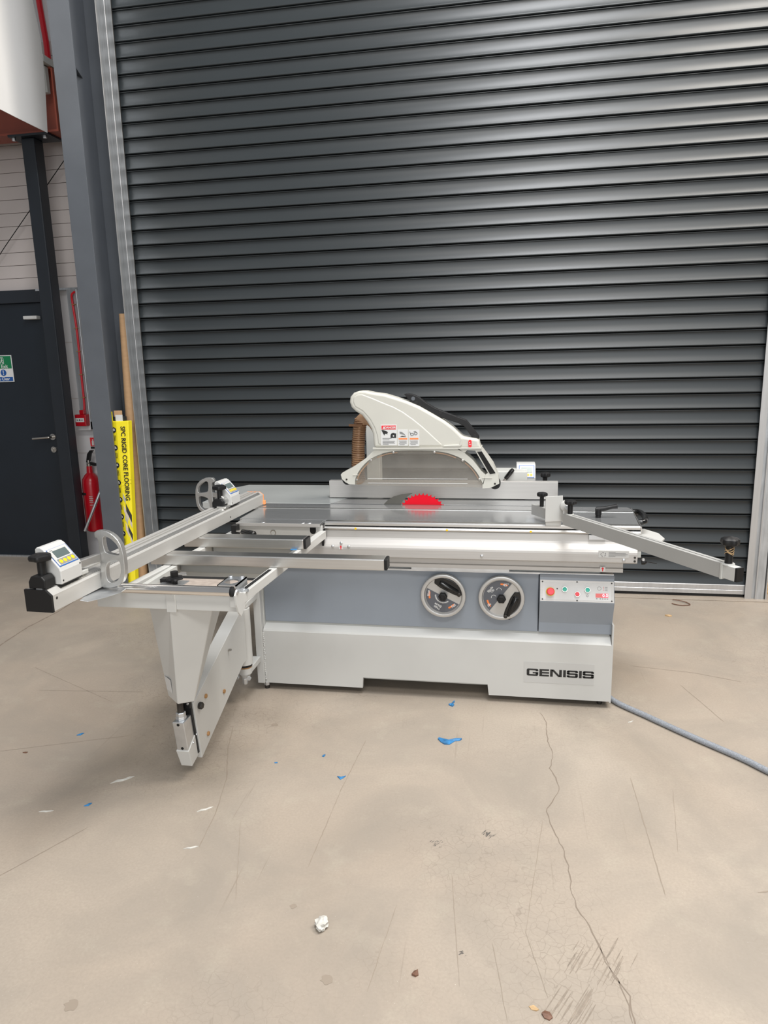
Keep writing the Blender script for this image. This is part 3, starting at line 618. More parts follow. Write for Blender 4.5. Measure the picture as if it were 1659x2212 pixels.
obj('lit_field', B(slab, 0.425, 0.450, 0.026, 0.044, 0.0052, 0.0056), 'led_red', dp)
text('readout_digits', '0.0', 'led_digit', dp, plane_m(cpt(0.4375, 0.035, 0.0062), (1, 0, 0), upv), 0.019, 1.05, 0.0002)
obj('panel_icon', B(tube, [cpt(0.413+0.0078*math.cos(2*PI*i/20), 0.066+0.0078*math.sin(2*PI*i/20), 0.0042) for i in range(21)], 0.0007, 5), 'ink_grey', dp)
for k_, v in enumerate((0.072, 0.065, 0.058)):
    obj('indicator', B(lathe, cpt(0.432, v, 0.004), nrm, [(0, 0.0016), (0.0006, 0.0012)], 8), 'decal_red', dp); obj('indicator_print', B(slab, 0.437, 0.448, v-0.001, v+0.001, 0.004, 0.0044), 'ink_grey', dp)
for u in (0.402, 0.417, 0.427, 0.437, 0.447): obj('print_mark', B(slab, u-0.003, u+0.003, 0.019, 0.0225, 0.004, 0.0044), 'ink_grey', dp)
text('button_symbol', 'O', 'ink_grey', fpn, plane_m(cpt(0.362, 0.032, 0.0046), (1, 0, 0), upv), 0.014, 1, 0)
# handwheels
def handwheel(cx, cz, chord, seg_side, grip_off, grip_ang, words):
    y0 = YF+0.035; yf = YF-0.008
    hw = obj('handwheel', B(lathe, (cx, y0-0.004, cz), (0, -1, 0), [(0, 0.090), (0.018, 0.103), (0.030, 0.1045), (0.036, 0.102), (0.038, 0.096), (0.036, 0.088), (0.028, 0.0845), (0.024, 0.083), (0.024, 0.001)], 48), 'wheel_metal', ps, smooth=True)
    yp = y0-0.028          # dish face
    def P(u, v, ang): c, s = math.cos(ang), math.sin(ang); return (cx+u*c-v*s, cz+u*s+v*c)
    # decal: circular segment beyond a chord
    R = 0.0815; off = -0.004
    pts = []
    a0 = math.asin(off/R)
    for i in range(25):
        a = -(PI)*i/24*(1-0.02)-0.03; pts.append(P(R*math.cos(a), min(R*math.sin(a), off), chord))
    d = pr('wheel_decal', 'decal_grey', hw, pts, 'y', yp-0.0012, yp)
    for t0, t1, flip in ((-0.72, -0.30, 1), (PI+0.72, PI+0.30, -1)):
        ring = []
        a_in = [t0+(t1-t0)*i/6 for i in range(7)]
        for a in a_in: ring.append(P(0.068*math.cos(a), 0.068*math.sin(a), chord))
        ring.append(P(0.0645*math.cos(t1+(t1-t0)*0.35), 0.0645*math.sin(t1+(t1-t0)*0.35), chord))
        for a in a_in[::-1]: ring.append(P(0.060*math.cos(a), 0.060*math.sin(a), chord))
        pr('decal_arrow', 'decal_orange', d, ring, 'y', yp-0.0018, yp-0.0012)
    for (wd, u, v, size, rot) in words:
        x_, z_ = P(u, v, chord); c, s = math.cos(chord+rot), math.sin(chord+rot)
        text('decal_lettering', wd, 'decal_white', d, plane_m((x_, yp-0.002, z_), (c, 0, s), (-s, 0, c)), size, 1.0, 0.0003)
    # folded grip in its black pocket
    ga = grip_ang; gx, gz = cx+grip_off[0], cz+grip_off[1]; c, s = math.cos(ga), math.sin(ga)
    G = lambda u, v: (gx+u*c-v*s, gz+u*s+v*c)
    outl = [(-0.058, -0.018), (-0.064, 0.0), (-0.056, 0.014), (-0.035, 0.024), (0.0, 0.029), (0.035, 0.024), (0.058, 0.010), (0.064, -0.008), (0.058, -0.020), (0.03, -0.024), (-0.03, -0.024)]
    gp = pr('grip_pocket', 'black_gloss', hw, [G(u*1.12, v*1.08) for u, v in outl], 'y', yp-0.006, yp, bev=0.003)
    p0 = G(-0.045, -0.004); p1 = G(0.050, -0.004)
    obj('crank_grip', B(lathe, (p0[0], yp-0.012, p0[1]), (p1[0]-p0[0], 0, p1[1]-p0[1]), [(0, 0.009), (0.006, 0.013), (0.05, 0.0115), (0.088, 0.008), (0.095, 0.006)], 16), 'black_gloss', gp, smooth=True)
    q = G(0.058, -0.012)
    obj('grip_pivot', B(lathe, (q[0], yp, q[1]), (0, -1, 0), [(0, 0.010), (0.012, 0.010), (0.014, 0.006)], 16), 'dark_steel', gp, smooth=True)
    kb = bmesh.new(); seg = 30; rings = []
    for hh, k_ in ((0, 0.7), (0.006, 0.95), (0.022, 1.0), (0.027, 0.85), (0.028, 0.55), (0.026, 0.5)):
        rings.append([(cx+math.cos(2*PI*i/seg)*0.0195*k_*(1+0.07*math.cos(6*2*PI*i/seg)), yp-0.002-hh, cz+math.sin(2*PI*i/seg)*0.0195*k_*(1+0.07*math.cos(6*2*PI*i/seg))) for i in range(seg)])
    loft(kb, rings); obj('hub_knob', kb, 'black_plastic', hw, smooth=True)
    return d, yp, P
R_ = math.radians
d1, yp1, P1 = handwheel(-0.277, 0.513, R_(-27), 1, (0.026, 0.046), R_(-27), [('Rise', -0.064, -0.022, 0.017, R_(118)), ('Main', 0.0, -0.066, 0.016, PI), ('Blade', 0.0, -0.053, 0.016, PI), ('Fall', 0.064, -0.022, 0.017, R_(62))])
teeth = []
for i in range(33):
    a = -PI*0.12-(PI*0.76)*i/32; r = 0.040 if i % 2 else 0.0345; teeth.append(P1(r*math.cos(a), r*math.sin(a), R_(-27)))
teeth += [P1(0.0325*math.cos(-PI*0.12-(PI*0.76)*i/16), 0.0325*math.sin(-PI*0.12-(PI*0.76)*i/16), R_(-27)) for i in range(16, -1, -1)]
pr('decal_blade', 'decal_white', d1, teeth, 'y', yp1-0.002, yp1-0.0014)
d2_, yp2, P2 = handwheel(-0.013, 0.511, R_(233), 1, (0.053, -0.038), R_(248), [('45°', -0.060, -0.021, 0.019, R_(127)), ('Blade', 0.0, -0.063, 0.015, R_(180)), ('Tilt', 0.0, -0.051, 0.015, R_(180)), ('0°', 0.062, -0.020, 0.019, R_(127))])
for u, v, ro in ((-0.022, -0.030, 127), (0.020, -0.028, 150)):
    a_ = R_(233+ro); cx_, cz_ = P2(u, v, R_(233)); arc = [(0.012*math.cos(PI*i/10), 0.012*math.sin(PI*i/10)) for i in range(11)]+[(0.009*math.cos(PI*i/10), 0.0018+0.0085*math.sin(PI*i/10)) for i in range(10, -1, -1)]
    pr('decal_tilt', 'decal_white', d2_, [(cx_+x*math.cos(a_)-z*math.sin(a_), cz_+x*math.sin(a_)+z*math.cos(a_)) for x, z in arc], 'y', yp2-0.002, yp2-0.0014)
# tables on the cabinet
pr('table_extension', 'iron_table', ps, [(-1.20, 3.452), (-0.895, 3.452), (-0.80, 3.70), (-0.80, 4.01), (-1.545, 4.01), (-1.60, 3.90), (-1.60, 3.452)], 'z', 0.826, 0.862, bev=0.002)
pr('saw_table', 'slide_surface', ps, [(-0.894, 3.452), (0.255, 3.452), (0.255, 4.01), (-0.799, 4.01), (-0.799, 3.70)], 'z', 0.826, 0.8615, bev=0.001)
bx('table_support', 'pale_grey_paint', ps, -1.10, 0.24, 3.50, 3.95, 0.60, 0.828)
bx('slide_plinth', 'mid_grey_paint', ps, -1.10, 0.42, YF+0.05, 3.48, 0.626, 0.652)
bx('arbor_strip', 'slide_surface', ps, -0.62, -0.28, 3.447, 3.452, 0.840, 0.861)
# blade with teeth
bc, BR = (-0.414, 0.789), 0.131; tp = []
NT = 40
for i in range(NT):
    a = 2*PI*i/NT
    for da, r in ((0, BR*0.945), (0.02, BR*0.995), (0.05, BR), (0.065, BR*0.93), (0.11, BR*0.925)): tp.append((bc[0]+r*math.sin(a+da), bc[1]+r*math.cos(a+da)))
pr('saw_blade', 'blade_red', ps, tp, 'y', 3.4480, 3.4515, label='bright red toothed saw blade')
pr('riving_knife', 'knife_steel', ps, [(-0.625, 0.80), (-0.616, 0.858), (-0.590, 0.885), (-0.562, 0.902), (-0.52, 0.914), (-0.462, 0.921), (-0.485, 0.906), (-0.515, 0.880), (-0.535, 0.84), (-0.54, 0.80)], 'y', 3.4482, 3.4512)
# pipe clamp post that carries the guard
bx('guard_post', 'pale_grey_paint', ps, -0.775, -0.70, 3.84, 3.92, 0.862, 1.32, bev=0.004)
# ------------------------------------------------------------------ sliding table
st = thing('sliding_table', 'long brushed aluminium sliding table along the front of the saw', 'sliding table', (-0.3, 3.25, 0.652))
SX0, SX1 = -1.24, 0.575
def slidetop(bm, y0, y1, z0, z1, xr0, xr1): prism(bm, [(SX0, y0), (xr0, y0), (xr1, y1), (SX0, y1)], 'z', z0, z1)
pr('table_top', 'slide_surface', st, [(SX0, 3.068), (0.566, 3.068), (0.584, 3.318), (SX0, 3.318)], 'z', 0.838, 0.861, bev=0.001)
pr('table_top', 'slide_surface', st, [(SX0, 3.338), (0.586, 3.338), (0.59, 3.40), (0.575, 3.440), (SX0, 3.440)], 'z', 0.838, 0.861, bev=0.001)
bx('slot_edge', 'aluminium', st, SX0, 0.585, 3.318, 3.323, 0.838, 0.8625)
bx('slot_edge', 'aluminium', st, SX0, 0.585, 3.333, 3.338, 0.838, 0.8625)
bx('slot_floor', 'dark_steel', st, SX0, 0.585, 3.323, 3.333, 0.838, 0.848)
bx('core', 'alu_anodised', st, SX0+0.03, 0.57, 3.068, 3.44, 0.800, 0.838)
pr('front_edge', 'aluminium', st, [(3.068, 0.861), (3.036, 0.861), (3.028, 0.856), (3.028, 0.846), (3.036, 0.844), (3.036, 0.841), (3.026, 0.839), (3.022, 0.832), (3.026, 0.825), (3.068, 0.822)], 'x', -0.815, 0.566)
bx('edge_slot', 'void_black', st, -0.815, 0.566, 3.034, 3.04, 0.8415, 0.8435)
obj('end_plate', B(obar, (0.567, 3.026), (0.591, 3.43), 0.004, 0.815, 0.8605, -1), 'aluminium', st)
# fixed rail beam under it
bp_ = [(3.034, 0.822), (3.030, 0.790), (3.026, 0.782), (3.010, 0.760), (3.005, 0.750), (3.004, 0.742), (3.004, 0.706), (3.008, 0.702), (3.06, 0.702), (3.30, 0.702), (3.30, 0.80), (3.06, 0.822)]
pr('rail_beam', 'alu_anodised', st, bp_, 'x', -1.20, 0.556, bev=0.0015)
bx('beam_end_cap', 'black_plastic', st, -0.826, -0.816, 3.006, 3.06, 0.745, 0.822)
pr('lower_rail', 'alu_anodised', st, [(3.046, 0.702), (3.046, 0.672), (3.040, 0.668), (3.040, 0.652), (3.30, 0.652), (3.30, 0.702)], 'x', -1.10, 0.505)
obj('beam_end_bracket', B(box, 0.556, 0.580, 3.06, 3.16, 0.715, 0.742), 'pale_grey_paint', st, bev=0.002)
for x, z in ((0.50, 0.718), (-0.10, 0.722), (-0.775, 0.752), (-0.735, 0.768), (-0.70, 0.752)):
    obj('bolt', B(lathe, (x, 3.004, z), (0, -1, 0), [(0, 0.007), (0.003, 0.007), (0.005, 0.004)], 12), 'zinc', st, smooth=True)
for z in (0.714, 0.730): obj('bolt', B(lathe, (0.545, 3.004, z), (0, -1, 0), [(0, 0.005), (0.004, 0.004)], 10), 'dark_steel', st, smooth=True)
for x in (-0.67, -0.255, 0.11): obj('brass_plug', B(lathe, (x, 3.022, 0.832), (0, -1, 0), [(0, 0.0055), (0.002, 0.0045)], 12), 'button_yellow', st)
ps1 = obj('latch', B(lathe, (0.578, 3.03, 0.705), (1, 0, 0), [(0, 0.012), (0.012, 0.012), (0.02, 0.006)], 12), 'black_plastic', st); obj('latch_pin', B(cyl, (0.592, 3.03, 0.708), (0.64, 3.03, 0.700), 0.0025, 8), 'black_plastic', ps1); obj('latch_bolt', B(lathe, (0.582, 3.02, 0.718), (0, -1, 0), [(0, 0.007), (0.006, 0.005)], 10), 'zinc', ps1)
def dec(name, m, x0, x1, z0, z1, y=3.0036): return bx(name, m, st, x0, x1, y-0.0008, y, z0, z1)
ml = dec('warning_label', 'decal_film', 0.395, 0.520, 0.728, 0.758)
for k_, z in enumerate((0.752, 0.747, 0.742, 0.737, 0.733)): obj('label_print', B(box, 0.437, 0.515-0.008*(k_ % 2)-(0.05 if k_ in (0, 4) else 0), 3.0022, 3.0028, z, z+0.0018), 'ink_grey', ml)
def swirl(bm):
    for a in range(5):
        t = a*1.3; cyl(bm, (0.415+0.010*math.cos(t), 3.0026, 0.743+0.008*math.sin(t)), (0.415+0.011*math.cos(t+0.7), 3.0026, 0.743+0.010*math.sin(t+0.7)), 0.0014, 6)
obj('label_symbol', B(swirl), 'ink_grey', ml)
def arrowlabel(x, y, z, s=0.013):
    o = bx('arrow_label', 'decal_white', st, x-s, x+s, y-0.001, y, z-s, z+s)
    pr('arrow', 'decal_red', o, [(x-0.006, z), (x, z+0.010), (x+0.006, z), (x+0.002, z), (x+0.002, z-0.010), (x-0.002, z-0.010), (x-0.002, z)], 'y', y-0.0016, y-0.001)
arrowlabel(-0.737, 3.004, 0.748, 0.009); arrowlabel(0.420, 3.040, 0.666, 0.011)
bx('drip_strip', 'zinc', st, -0.42, 0.02, 3.045, 3.12, 0.640, 0.652)
bx('stop_block', 'zinc', st, 0.355, 0.425, 3.018, 3.05, 0.802, 0.822)
# end handle and plate
obj('push_handle', B(tube, smoothpath([(0.594, 3.40, 0.845), (0.612, 3.40, 0.848), (0.628, 3.375, 0.848), (0.632, 3.30, 0.846), (0.622, 3.235, 0.842), (0.61, 3.22, 0.838), (0.5945, 3.22, 0.836)], 6), 0.0135, 12), 'black_gloss', st, smooth=True)
pr('end_tray', 'white_paint', st, [(0.57, 3.05), (0.655, 3.07), (0.692, 3.15), (0.686, 3.25), (0.64, 3.33), (0.57, 3.34)], 'z', 0.775, 0.781)
lv = thing('clamp_lever', 'black ratchet clamp lever standing on the right end of the sliding table', 'lever', (0.413, 3.2, 0.861))
obj('stem', B(lathe, (0.413, 3.2, 0.861), (0, 0, 1), [(0, 0.012), (0.012, 0.012), (0.013, 0.014), (0.04, 0.014), (0.043, 0.010)], 18), 'black_plastic', lv, smooth=True)
obj('arm', B(tube, [(0.403, 3.2, 0.897), (0.44, 3.2, 0.902), (0.47, 3.2, 0.910), (0.494, 3.2, 0.914)], [0.013, 0.0105, 0.009, 0.011], 12), 'black_plastic', lv, smooth=True)

# ------------------------------------------------------------------ rip fence
rf = thing('rip_fence', 'tall aluminium rip fence standing across the saw table behind the blade', 'fence', (-0.3, 3.65, 0.862))
bx('fence_plate', 'alu_anodised', rf, -0.935, 0.262, 3.60, 3.635, 0.866, 0.957, bev=0.0015)
bx('carriage', 'pale_grey_paint', rf, -0.06, 0.11, 3.66, 3.80, 0.8625, 1.000, bev=0.004)
bx('connector', 'alu_anodised', rf, -0.3, 0.11, 3.635, 3.66, 0.87, 0.93)
dsp = pr('display_housing', 'display_white', rf, [(3.735, 0.92), (3.735, 0.955), (3.775, 1.020), (3.79, 1.025), (3.86, 1.025), (3.86, 0.92)], 'x', 0.055, 0.155, bev=0.004)
dn = V(0, -0.065, 0.04).normalized(); du = V(0, 0.04, 0.065).normalized()
def dpt(u, v, w_=0.0, o=V(0.105, 3.735, 0.955)): return o+V(u, 0, 0)+du*v+dn*w_
def fslab(bm, u0, u1, v0, v1, w0, w1): hexa(bm, [dpt(u0, v0, w0), dpt(u1, v0, w0), dpt(u1, v1, w0), dpt(u0, v1, w0)], [dpt(u0, v0, w1), dpt(u1, v0, w1), dpt(u1, v1, w1), dpt(u0, v1, w1)])
fb = obj('display_bezel', B(fslab, -0.036, 0.044, 0.000, 0.072, 0, 0.002), 'blue_edge', rf); obj('bezel_face', B(fslab, -0.033, 0.041, 0.003, 0.069, 0.002, 0.003), 'display_white', fb)
obj('screen', B(fslab, -0.024, 0.032, 0.030, 0.060, 0.003, 0.004), 'lcd_pale', fb)
for k_ in range(4): obj('key', B(fslab, -0.026+k_*0.016, -0.015+k_*0.016, 0.010, 0.022, 0.003, 0.0045), 'button_orange', fb)
obj('clamp_knob', B(star_knob, (0.203, 3.72, 0.90), 0.09, 0.026, 0.012), 'black_plastic', rf, smooth=True); bx('knob_base', 'black_plastic', rf, 0.18, 0.226, 3.69, 3.75, 0.8625, 0.915)
cl = obj('cam_lever', B(cyl, (-0.024, 3.655, 0.940), (0.002, 3.65, 0.968), 0.006, 10), 'chrome', rf, smooth=True)
obj('lever_grip', B(lathe, (-0.002, 3.65, 0.963), (0.040, 0, 0.052), [(0, 0.008), (0.004, 0.011), (0.05, 0.012), (0.062, 0.010), (0.066, 0.005)], 14), 'black_gloss', cl, smooth=True)

# ------------------------------------------------------------------ overhead guard
gd = thing('saw_guard', 'cream overhead blade guard with clear window and black handle', 'guard', (-0.42, 3.45, 0.955))
hood = [(-0.713, 1.436), (-0.686, 1.436), (-0.646, 1.427), (-0.591, 1.419), (-0.54, 1.403), (-0.478, 1.382), (-0.42, 1.357), (-0.352, 1.318), (-0.298, 1.286), (-0.255, 1.254), (-0.23, 1.23), (-0.209, 1.209), (-0.131, 1.196), (-0.126, 1.171), (-0.117, 1.150), (-0.638, 1.157), (-0.649, 1.163), (-0.650, 1.193), (-0.652, 1.223), (-0.661, 1.252), (-0.680, 1.285), (-0.704, 1.317), (-0.734, 1.335), (-0.756, 1.356), (-0.765, 1.382), (-0.760, 1.408), (-0.741, 1.428)]
pr('hood', 'guard_plastic', gd, hood, 'y', 3.402, 3.500, bev=0.014, seg=4, smooth=True)
swell = [(-0.722, 1.420), (-0.700, 1.421), (-0.650, 1.402), (-0.597, 1.379), (-0.545, 1.358), (-0.499, 1.333), (-0.45, 1.298), (-0.401, 1.258), (-0.355, 1.215), (-0.306, 1.170), (-0.315, 1.164), (-0.60, 1.166), (-0.626, 1.175), (-0.630, 1.215), (-0.642, 1.255), (-0.664, 1.297), (-0.700, 1.338), (-0.738, 1.360), (-0.748, 1.385), (-0.742, 1.408)]
pr('hood_swell', 'guard_plastic', gd, swell, 'y', 3.3995, 3.45, bev=0.006, seg=4, smooth=True)
pr('hood_rim', 'guard_plastic', gd, [(-0.305, 1.160), (-0.300, 1.168), (-0.226, 1.172), (-0.216, 1.192), (-0.209, 1.200), (-0.212, 1.168), (-0.222, 1.160)], 'y', 3.394, 3.41, bev=0.003)
bx('hood_flange', 'guard_plastic', gd, -0.652, -0.117, 3.392, 3.51, 1.150, 1.157, bev=0.001)
arch = [(-0.751, 0.970), (-0.745, 1.006), (-0.718, 1.052), (-0.670, 1.098), (-0.603, 1.128), (-0.532, 1.140), (-0.427, 1.142), (-0.324, 1.137), (-0.255, 1.120), (-0.192, 1.088), (-0.143, 1.038), (-0.108, 0.974)]
arch_s = [(p.x, p.y) for p in smoothpath([(a, b, 0) for a, b in arch], 4)]
left_leg = [(-0.640, 1.151), (-0.693, 1.102), (-0.761, 1.057), (-0.815, 1.029), (-0.822, 1.020), (-0.817, 0.998), (-0.800, 0.982), (-0.782, 0.972), (-0.751, 0.970)]
ix = min(range(len(arch_s)), key=lambda i: abs(arch_s[i][0]+0.43))
fr_l = left_leg+arch_s[1:ix+1]+[(-0.43, 1.151)]
pr('window_frame', 'guard_plastic', gd, fr_l, 'y', 3.405, 3.500)
# right half: arch band, outer strut, top bridge, foot
band_out = [(-0.43, 1.151), (-0.230, 1.151), (-0.197, 1.126), (-0.158, 1.091), (-0.118, 1.038), (-0.100, 1.022), (-0.112, 0.974)]
pr('window_frame', 'guard_plastic', gd, [(-0.43, 1.151)]+arch_s[ix:]+[(-0.112, 0.954), (-0.085, 0.955), (-0.1, 1.022)][0:0]+[(-0.108, 0.974), (-0.098, 1.022), (-0.118, 1.040), (-0.158, 1.093), (-0.198, 1.128), (-0.230, 1.151)], 'y', 3.405, 3.500)
pr('front_strut', 'guard_plastic', gd, [(-0.240, 1.151), (-0.117, 1.150), (-0.085, 1.107), (-0.061, 1.073), (-0.036, 1.016), (-0.031, 0.979), (-0.069, 0.959), (-0.112, 0.954), (-0.112, 0.974), (-0.098, 1.022), (-0.086, 1.032), (-0.138, 1.122), (-0.148, 1.140), (-0.187, 1.143), (-0.198, 1.130)], 'y', 3.405, 3.500)
pr('strut_inset', 'black_gloss', gd, [(-0.139, 1.135), (-0.117, 1.138), (-0.049, 1.030), (-0.076, 1.025)], 'y', 3.402, 3.41, bev=0.002)
for x, z in ((-0.745, 1.02), (-0.10, 1.008)): bx('foot_rib', 'guard_plastic', gd, x-0.014, x+0.014+(0.02 if x > -0.4 else 0), 3.401, 3.406, z-0.002, z+0.001)
pane = arch_s+[(-0.108, 0.958), (-0.751, 0.966)]
pr('window_pane', 'clear_acrylic', gd, pane, 'y', 3.412, 3.415); pr('window_pane', 'clear_acrylic', gd, pane, 'y', 3.488, 3.491)
n_ = len(arch_s)
inner = []
for i, (x, z) in enumerate(arch_s):
    a = arch_s[max(i-1, 0)]; b = arch_s[min(i+1, n_-1)]; d = V(b[0]-a[0], 0, b[1]-a[1]).normalized(); inner.append((x+d.z*0.012, z-d.x*0.012))
pr('pane_rim', 'clear_acrylic', gd, arch_s+inner[::-1], 'y', 3.409, 3.412)
for i0, i1 in ((2, 12), (14, 21), (27, 34), (36, 43)):
    i1 = min(i1, n_-1); pr('dust_line', 'duct_tan', gd, [((arch_s[i][0]*0.4+inner[i][0]*0.6), (arch_s[i][1]*0.4+inner[i][1]*0.6)) for i in range(i0, i1)]+[inner[i] for i in range(i1-1, i0-1, -1)], 'y', 3.4105, 3.4115)
for i in (3, 12, 19, 27, 35, 42):
    i = min(i, n_-1); x, z = (arch_s[i][0]+inner[i][0])/2, (arch_s[i][1]+inner[i][1])/2
    obj('rim_screw', B(lathe, (x, 3.409, z), (0, -1, 0), [(0, 0.0065), (0.0025, 0.006), (0.003, 0.003)], 14), 'steel_satin', gd)
for z in (1.000, 0.977): bx('pane_scratch', 'decal_white', gd, -0.685, -0.185, 3.4112, 3.4118, z-0.0012, z+0.0012)
for x, z in ((-0.793, 0.992), (-0.052, 0.974)):
    cy('guide_roller', 'black_rubber', gd, (x, 3.425, z), (x, 3.48, z), 0.027, 24)
    obj('roller_bolt', B(lathe, (x, 3.405, z+0.004), (0, -1, 0), [(0, 0.005), (0.003, 0.004)], 12), 'dark_steel', gd)
hpts = [(-0.497, 1.415), (-0.483, 1.419), (-0.454, 1.415), (-0.424, 1.401), (-0.39, 1.374), (-0.346, 1.347), (-0.277, 1.319), (-0.194, 1.287), (-0.174, 1.264), (-0.133, 1.210), (-0.130, 1.198), (-0.140, 1.190), (-0.155, 1.192), (-0.165, 1.201), (-0.204, 1.257), (-0.233, 1.272), (-0.326, 1.303), (-0.375, 1.330), (-0.459, 1.370)]
hd = pr('lift_handle', 'black_plastic', gd, hpts, 'y', 3.432, 3.468, bev=0.003)
for x, z, r in ((-0.452, 1.393, 0.010), (-0.437, 1.372, 0.009), (-0.318, 1.322, 0.008), (-0.232, 1.287, 0.007), (-0.152, 1.208, 0.009)):
    obj('handle_dimple', B(lathe, (x, 3.4325, z), (0, -1, 0), [(0, r), (0.0015, r*0.9)], 16), 'black_rubber' if r < 0.0095 else 'column_grey', hd)
def sticker(x0, x1, z0, z1): return bx('warning_sticker', 'decal_white', gd, x0, x1, 3.3980, 3.3995, z0, z1, bev=0.0)
s1 = sticker(-0.610, -0.531, 1.168, 1.271)
bx('danger_band', 'decal_red', s1, -0.606, -0.535, 3.3973, 3.3980, 1.247, 1.266)
text('lettering', 'DANGER', 'decal_white', s1, FRONT(-0.563, 3.3967, 1.2555), 0.0145, 0.95, 0.0004)
pr('warning_triangle', 'decal_white', s1, [(-0.601, 1.250), (-0.587, 1.250), (-0.594, 1.263)], 'y', 3.3965, 3.3973)
pr('hand_symbol', 'decal_black', s1, [(-0.607, 1.244), (-0.598, 1.244), (-0.580, 1.238), (-0.574, 1.232), (-0.580, 1.228), (-0.574, 1.224), (-0.590, 1.226), (-0.592, 1.217), (-0.598, 1.226)], 'y', 3.3973, 3.3980)
pr('blade_symbol', 'decal_black', s1, [(-0.534, 1.205), (-0.534, 1.228)]+[(-0.548+0.014*math.cos(a), 1.216+0.014*math.sin(a)) for a in [0.9+i*0.28 for i in range(9)]]+[(-0.562, 1.205)], 'y', 3.3973, 3.3980)
cy('blade_eye', 'decal_white', s1, (-0.547, 3.3980, 1.215), (-0.547, 3.3967, 1.215), 0.0038, 12)
for k_, (z, l) in enumerate(((1.203, 0.045), (1.196, 0.034), (1.189, 0.062), (1.184, 0.058), (1.179, 0.062), (1.174, 0.03))): bx('print_line', 'ink_grey', s1, -0.602, -0.602+l, 3.3975, 3.3980, z-0.0014, z+0.0014)
s2 = sticker(-0.526, -0.476, 1.166, 1.246); s3 = sticker(-0.471, -0.420, 1.164, 1.244)
for s_, x0 in ((s2, -0.522), (s3, -0.467)):
    bx('orange_band', 'decal_orange', s_, x0, x0+0.043, 3.3973, 3.3980, 1.197, 1.204)
    for k_, z in enumerate((1.190, 1.184, 1.178, 1.172)): bx('print_line', 'ink_grey', s_, x0+(0.004 if k_ % 2 else 0.001), x0+0.040-(0.01 if k_ > 2 else 0), 3.3975, 3.3980, z-0.0013, z+0.0013)
pr('guard_symbol', 'ink_grey', s2, [(-0.517, 1.236), (-0.505, 1.234), (-0.492, 1.224), (-0.485, 1.212), (-0.494, 1.220), (-0.515, 1.225)], 'y', 3.3973, 3.3980)
pr('blade_symbol', 'decal_black', s2, [(-0.515, 1.2105), (-0.505, 1.215), (-0.492, 1.213), (-0.484, 1.210)], 'y', 3.3973, 3.3980)
def specs(bm):
    for cx_, cz_ in ((-0.455, 1.222), (-0.437, 1.226)): tube(bm, [(cx_+0.0075*math.cos(2*PI*i/14), 3.3975, cz_+0.006*math.sin(2*PI*i/14)) for i in range(15)], 0.0011, 6)
    tube(bm, [(-0.462, 3.3975, 1.224), (-0.466, 3.3975, 1.235)], 0.001, 6); tube(bm, [(-0.43, 3.3975, 1.229), (-0.440, 3.3975, 1.238), (-0.447, 3.3975, 1.235)], 0.001, 6)
obj('glasses_symbol', B(specs), 'decal_black', s3)
def pill(bm): prism(bm, [(-0.173+0.008*math.cos(a), 1.175+(0.010 if math.sin(a) > 0 else -0.010)+0.008*math.sin(a)) for a in [i*2*PI/20 for i in range(20)]], 'y', 3.398, 3.402)
rs = obj('red_sticker', B(pill), 'decal_red', gd)
cy('sticker_dot', 'decal_white', rs, (-0.175, 3.398, 1.180), (-0.175, 3.397, 1.180), 0.0025, 8); bx('sticker_line', 'decal_white', rs, -0.178, -0.168, 3.397, 3.398, 1.170, 1.172)
# extraction hose behind the guard
hs = thing('extraction_hose', 'brown ribbed extraction hose hanging from the blade guard', 'hose', (-0.76, 3.56, 0.86))
hp = smoothpath([(-0.645, 3.53, 1.235), (-0.675, 3.545, 1.275), (-0.72, 3.56, 1.290), (-0.748, 3.565, 1.268)], 5)
obj('elbow', B(tube, hp, 0.033, 18), 'duct_tan', hs, smooth=True)
hp2 = smoothpath([(-0.742, 3.565, 1.285), (-0.755, 3.567, 1.22), (-0.764, 3.57, 1.10), (-0.765, 3.57, 0.98), (-0.762, 3.70, 0.87)], 30)
hp2 = [p for p in hp2 if p.z > 0.96]
obj('hose_wall', B(tube, hp2, [0.0325+0.0018*math.cos(i*1.9) for i in range(len(hp2))], 20), 'hose_tan', hs, smooth=True)
hel = []
ln = [0]
for a, b in zip(hp2, hp2[1:]): ln.append(ln[-1]+(b-a).length)
tot = ln[-1]; NH = int(tot/0.0112*16)
for i in range(NH):
    s_ = tot*i/NH; j = max(k for k in range(len(ln)-1) if ln[k] <= s_); f = (s_-ln[j])/(ln[j+1]-ln[j]); p = hp2[j].lerp(hp2[j+1], f); a = 2*PI*i/16
    hel.append(p+V(math.cos(a)*0.0345, math.sin(a)*0.0345, 0))
obj('spiral_rib', B(tube, hel, 0.0024, 5), 'hose_wire', hs, smooth=True)
bx('hose_clip', 'hose_wire', hs, -0.800, -0.73, 3.528, 3.534, 1.252, 1.264)

# ------------------------------------------------------------------ crosscut fence
fa = V(-1.304, 1.752, 0); fbv = V(-1.237, 3.395, 0); fd = (fbv-fa).normalized(); fl = V(-fd.y, fd.x, 0)   # fl points left
def fpt(s_, l, z): p = fa+fd*s_+fl*l; return V(p.x, p.y, z)
FLN = (fbv-fa).length
cf = thing('crosscut_fence', 'long slotted aluminium crosscut fence with black end cap', 'fence', tuple(fpt(FLN/2, 0.04, 0.866)))
def fprism(bm, poly, s0, s1): loft(bm, [[fpt(s0, l, z) for l, z in poly], [fpt(s1, l, z) for l, z in poly]])
body = [(0, 0.867), (0, 0.915), (0.003, 0.919), (0.018, 0.930), (0.022, 0.931), (0.034, 0.931), (0.034, 0.920), (0.046, 0.920), (0.046, 0.931), (0.056, 0.931), (0.056, 0.923), (0.066, 0.923), (0.066, 0.931), (0.087, 0.931), (0.087, 0.867)]
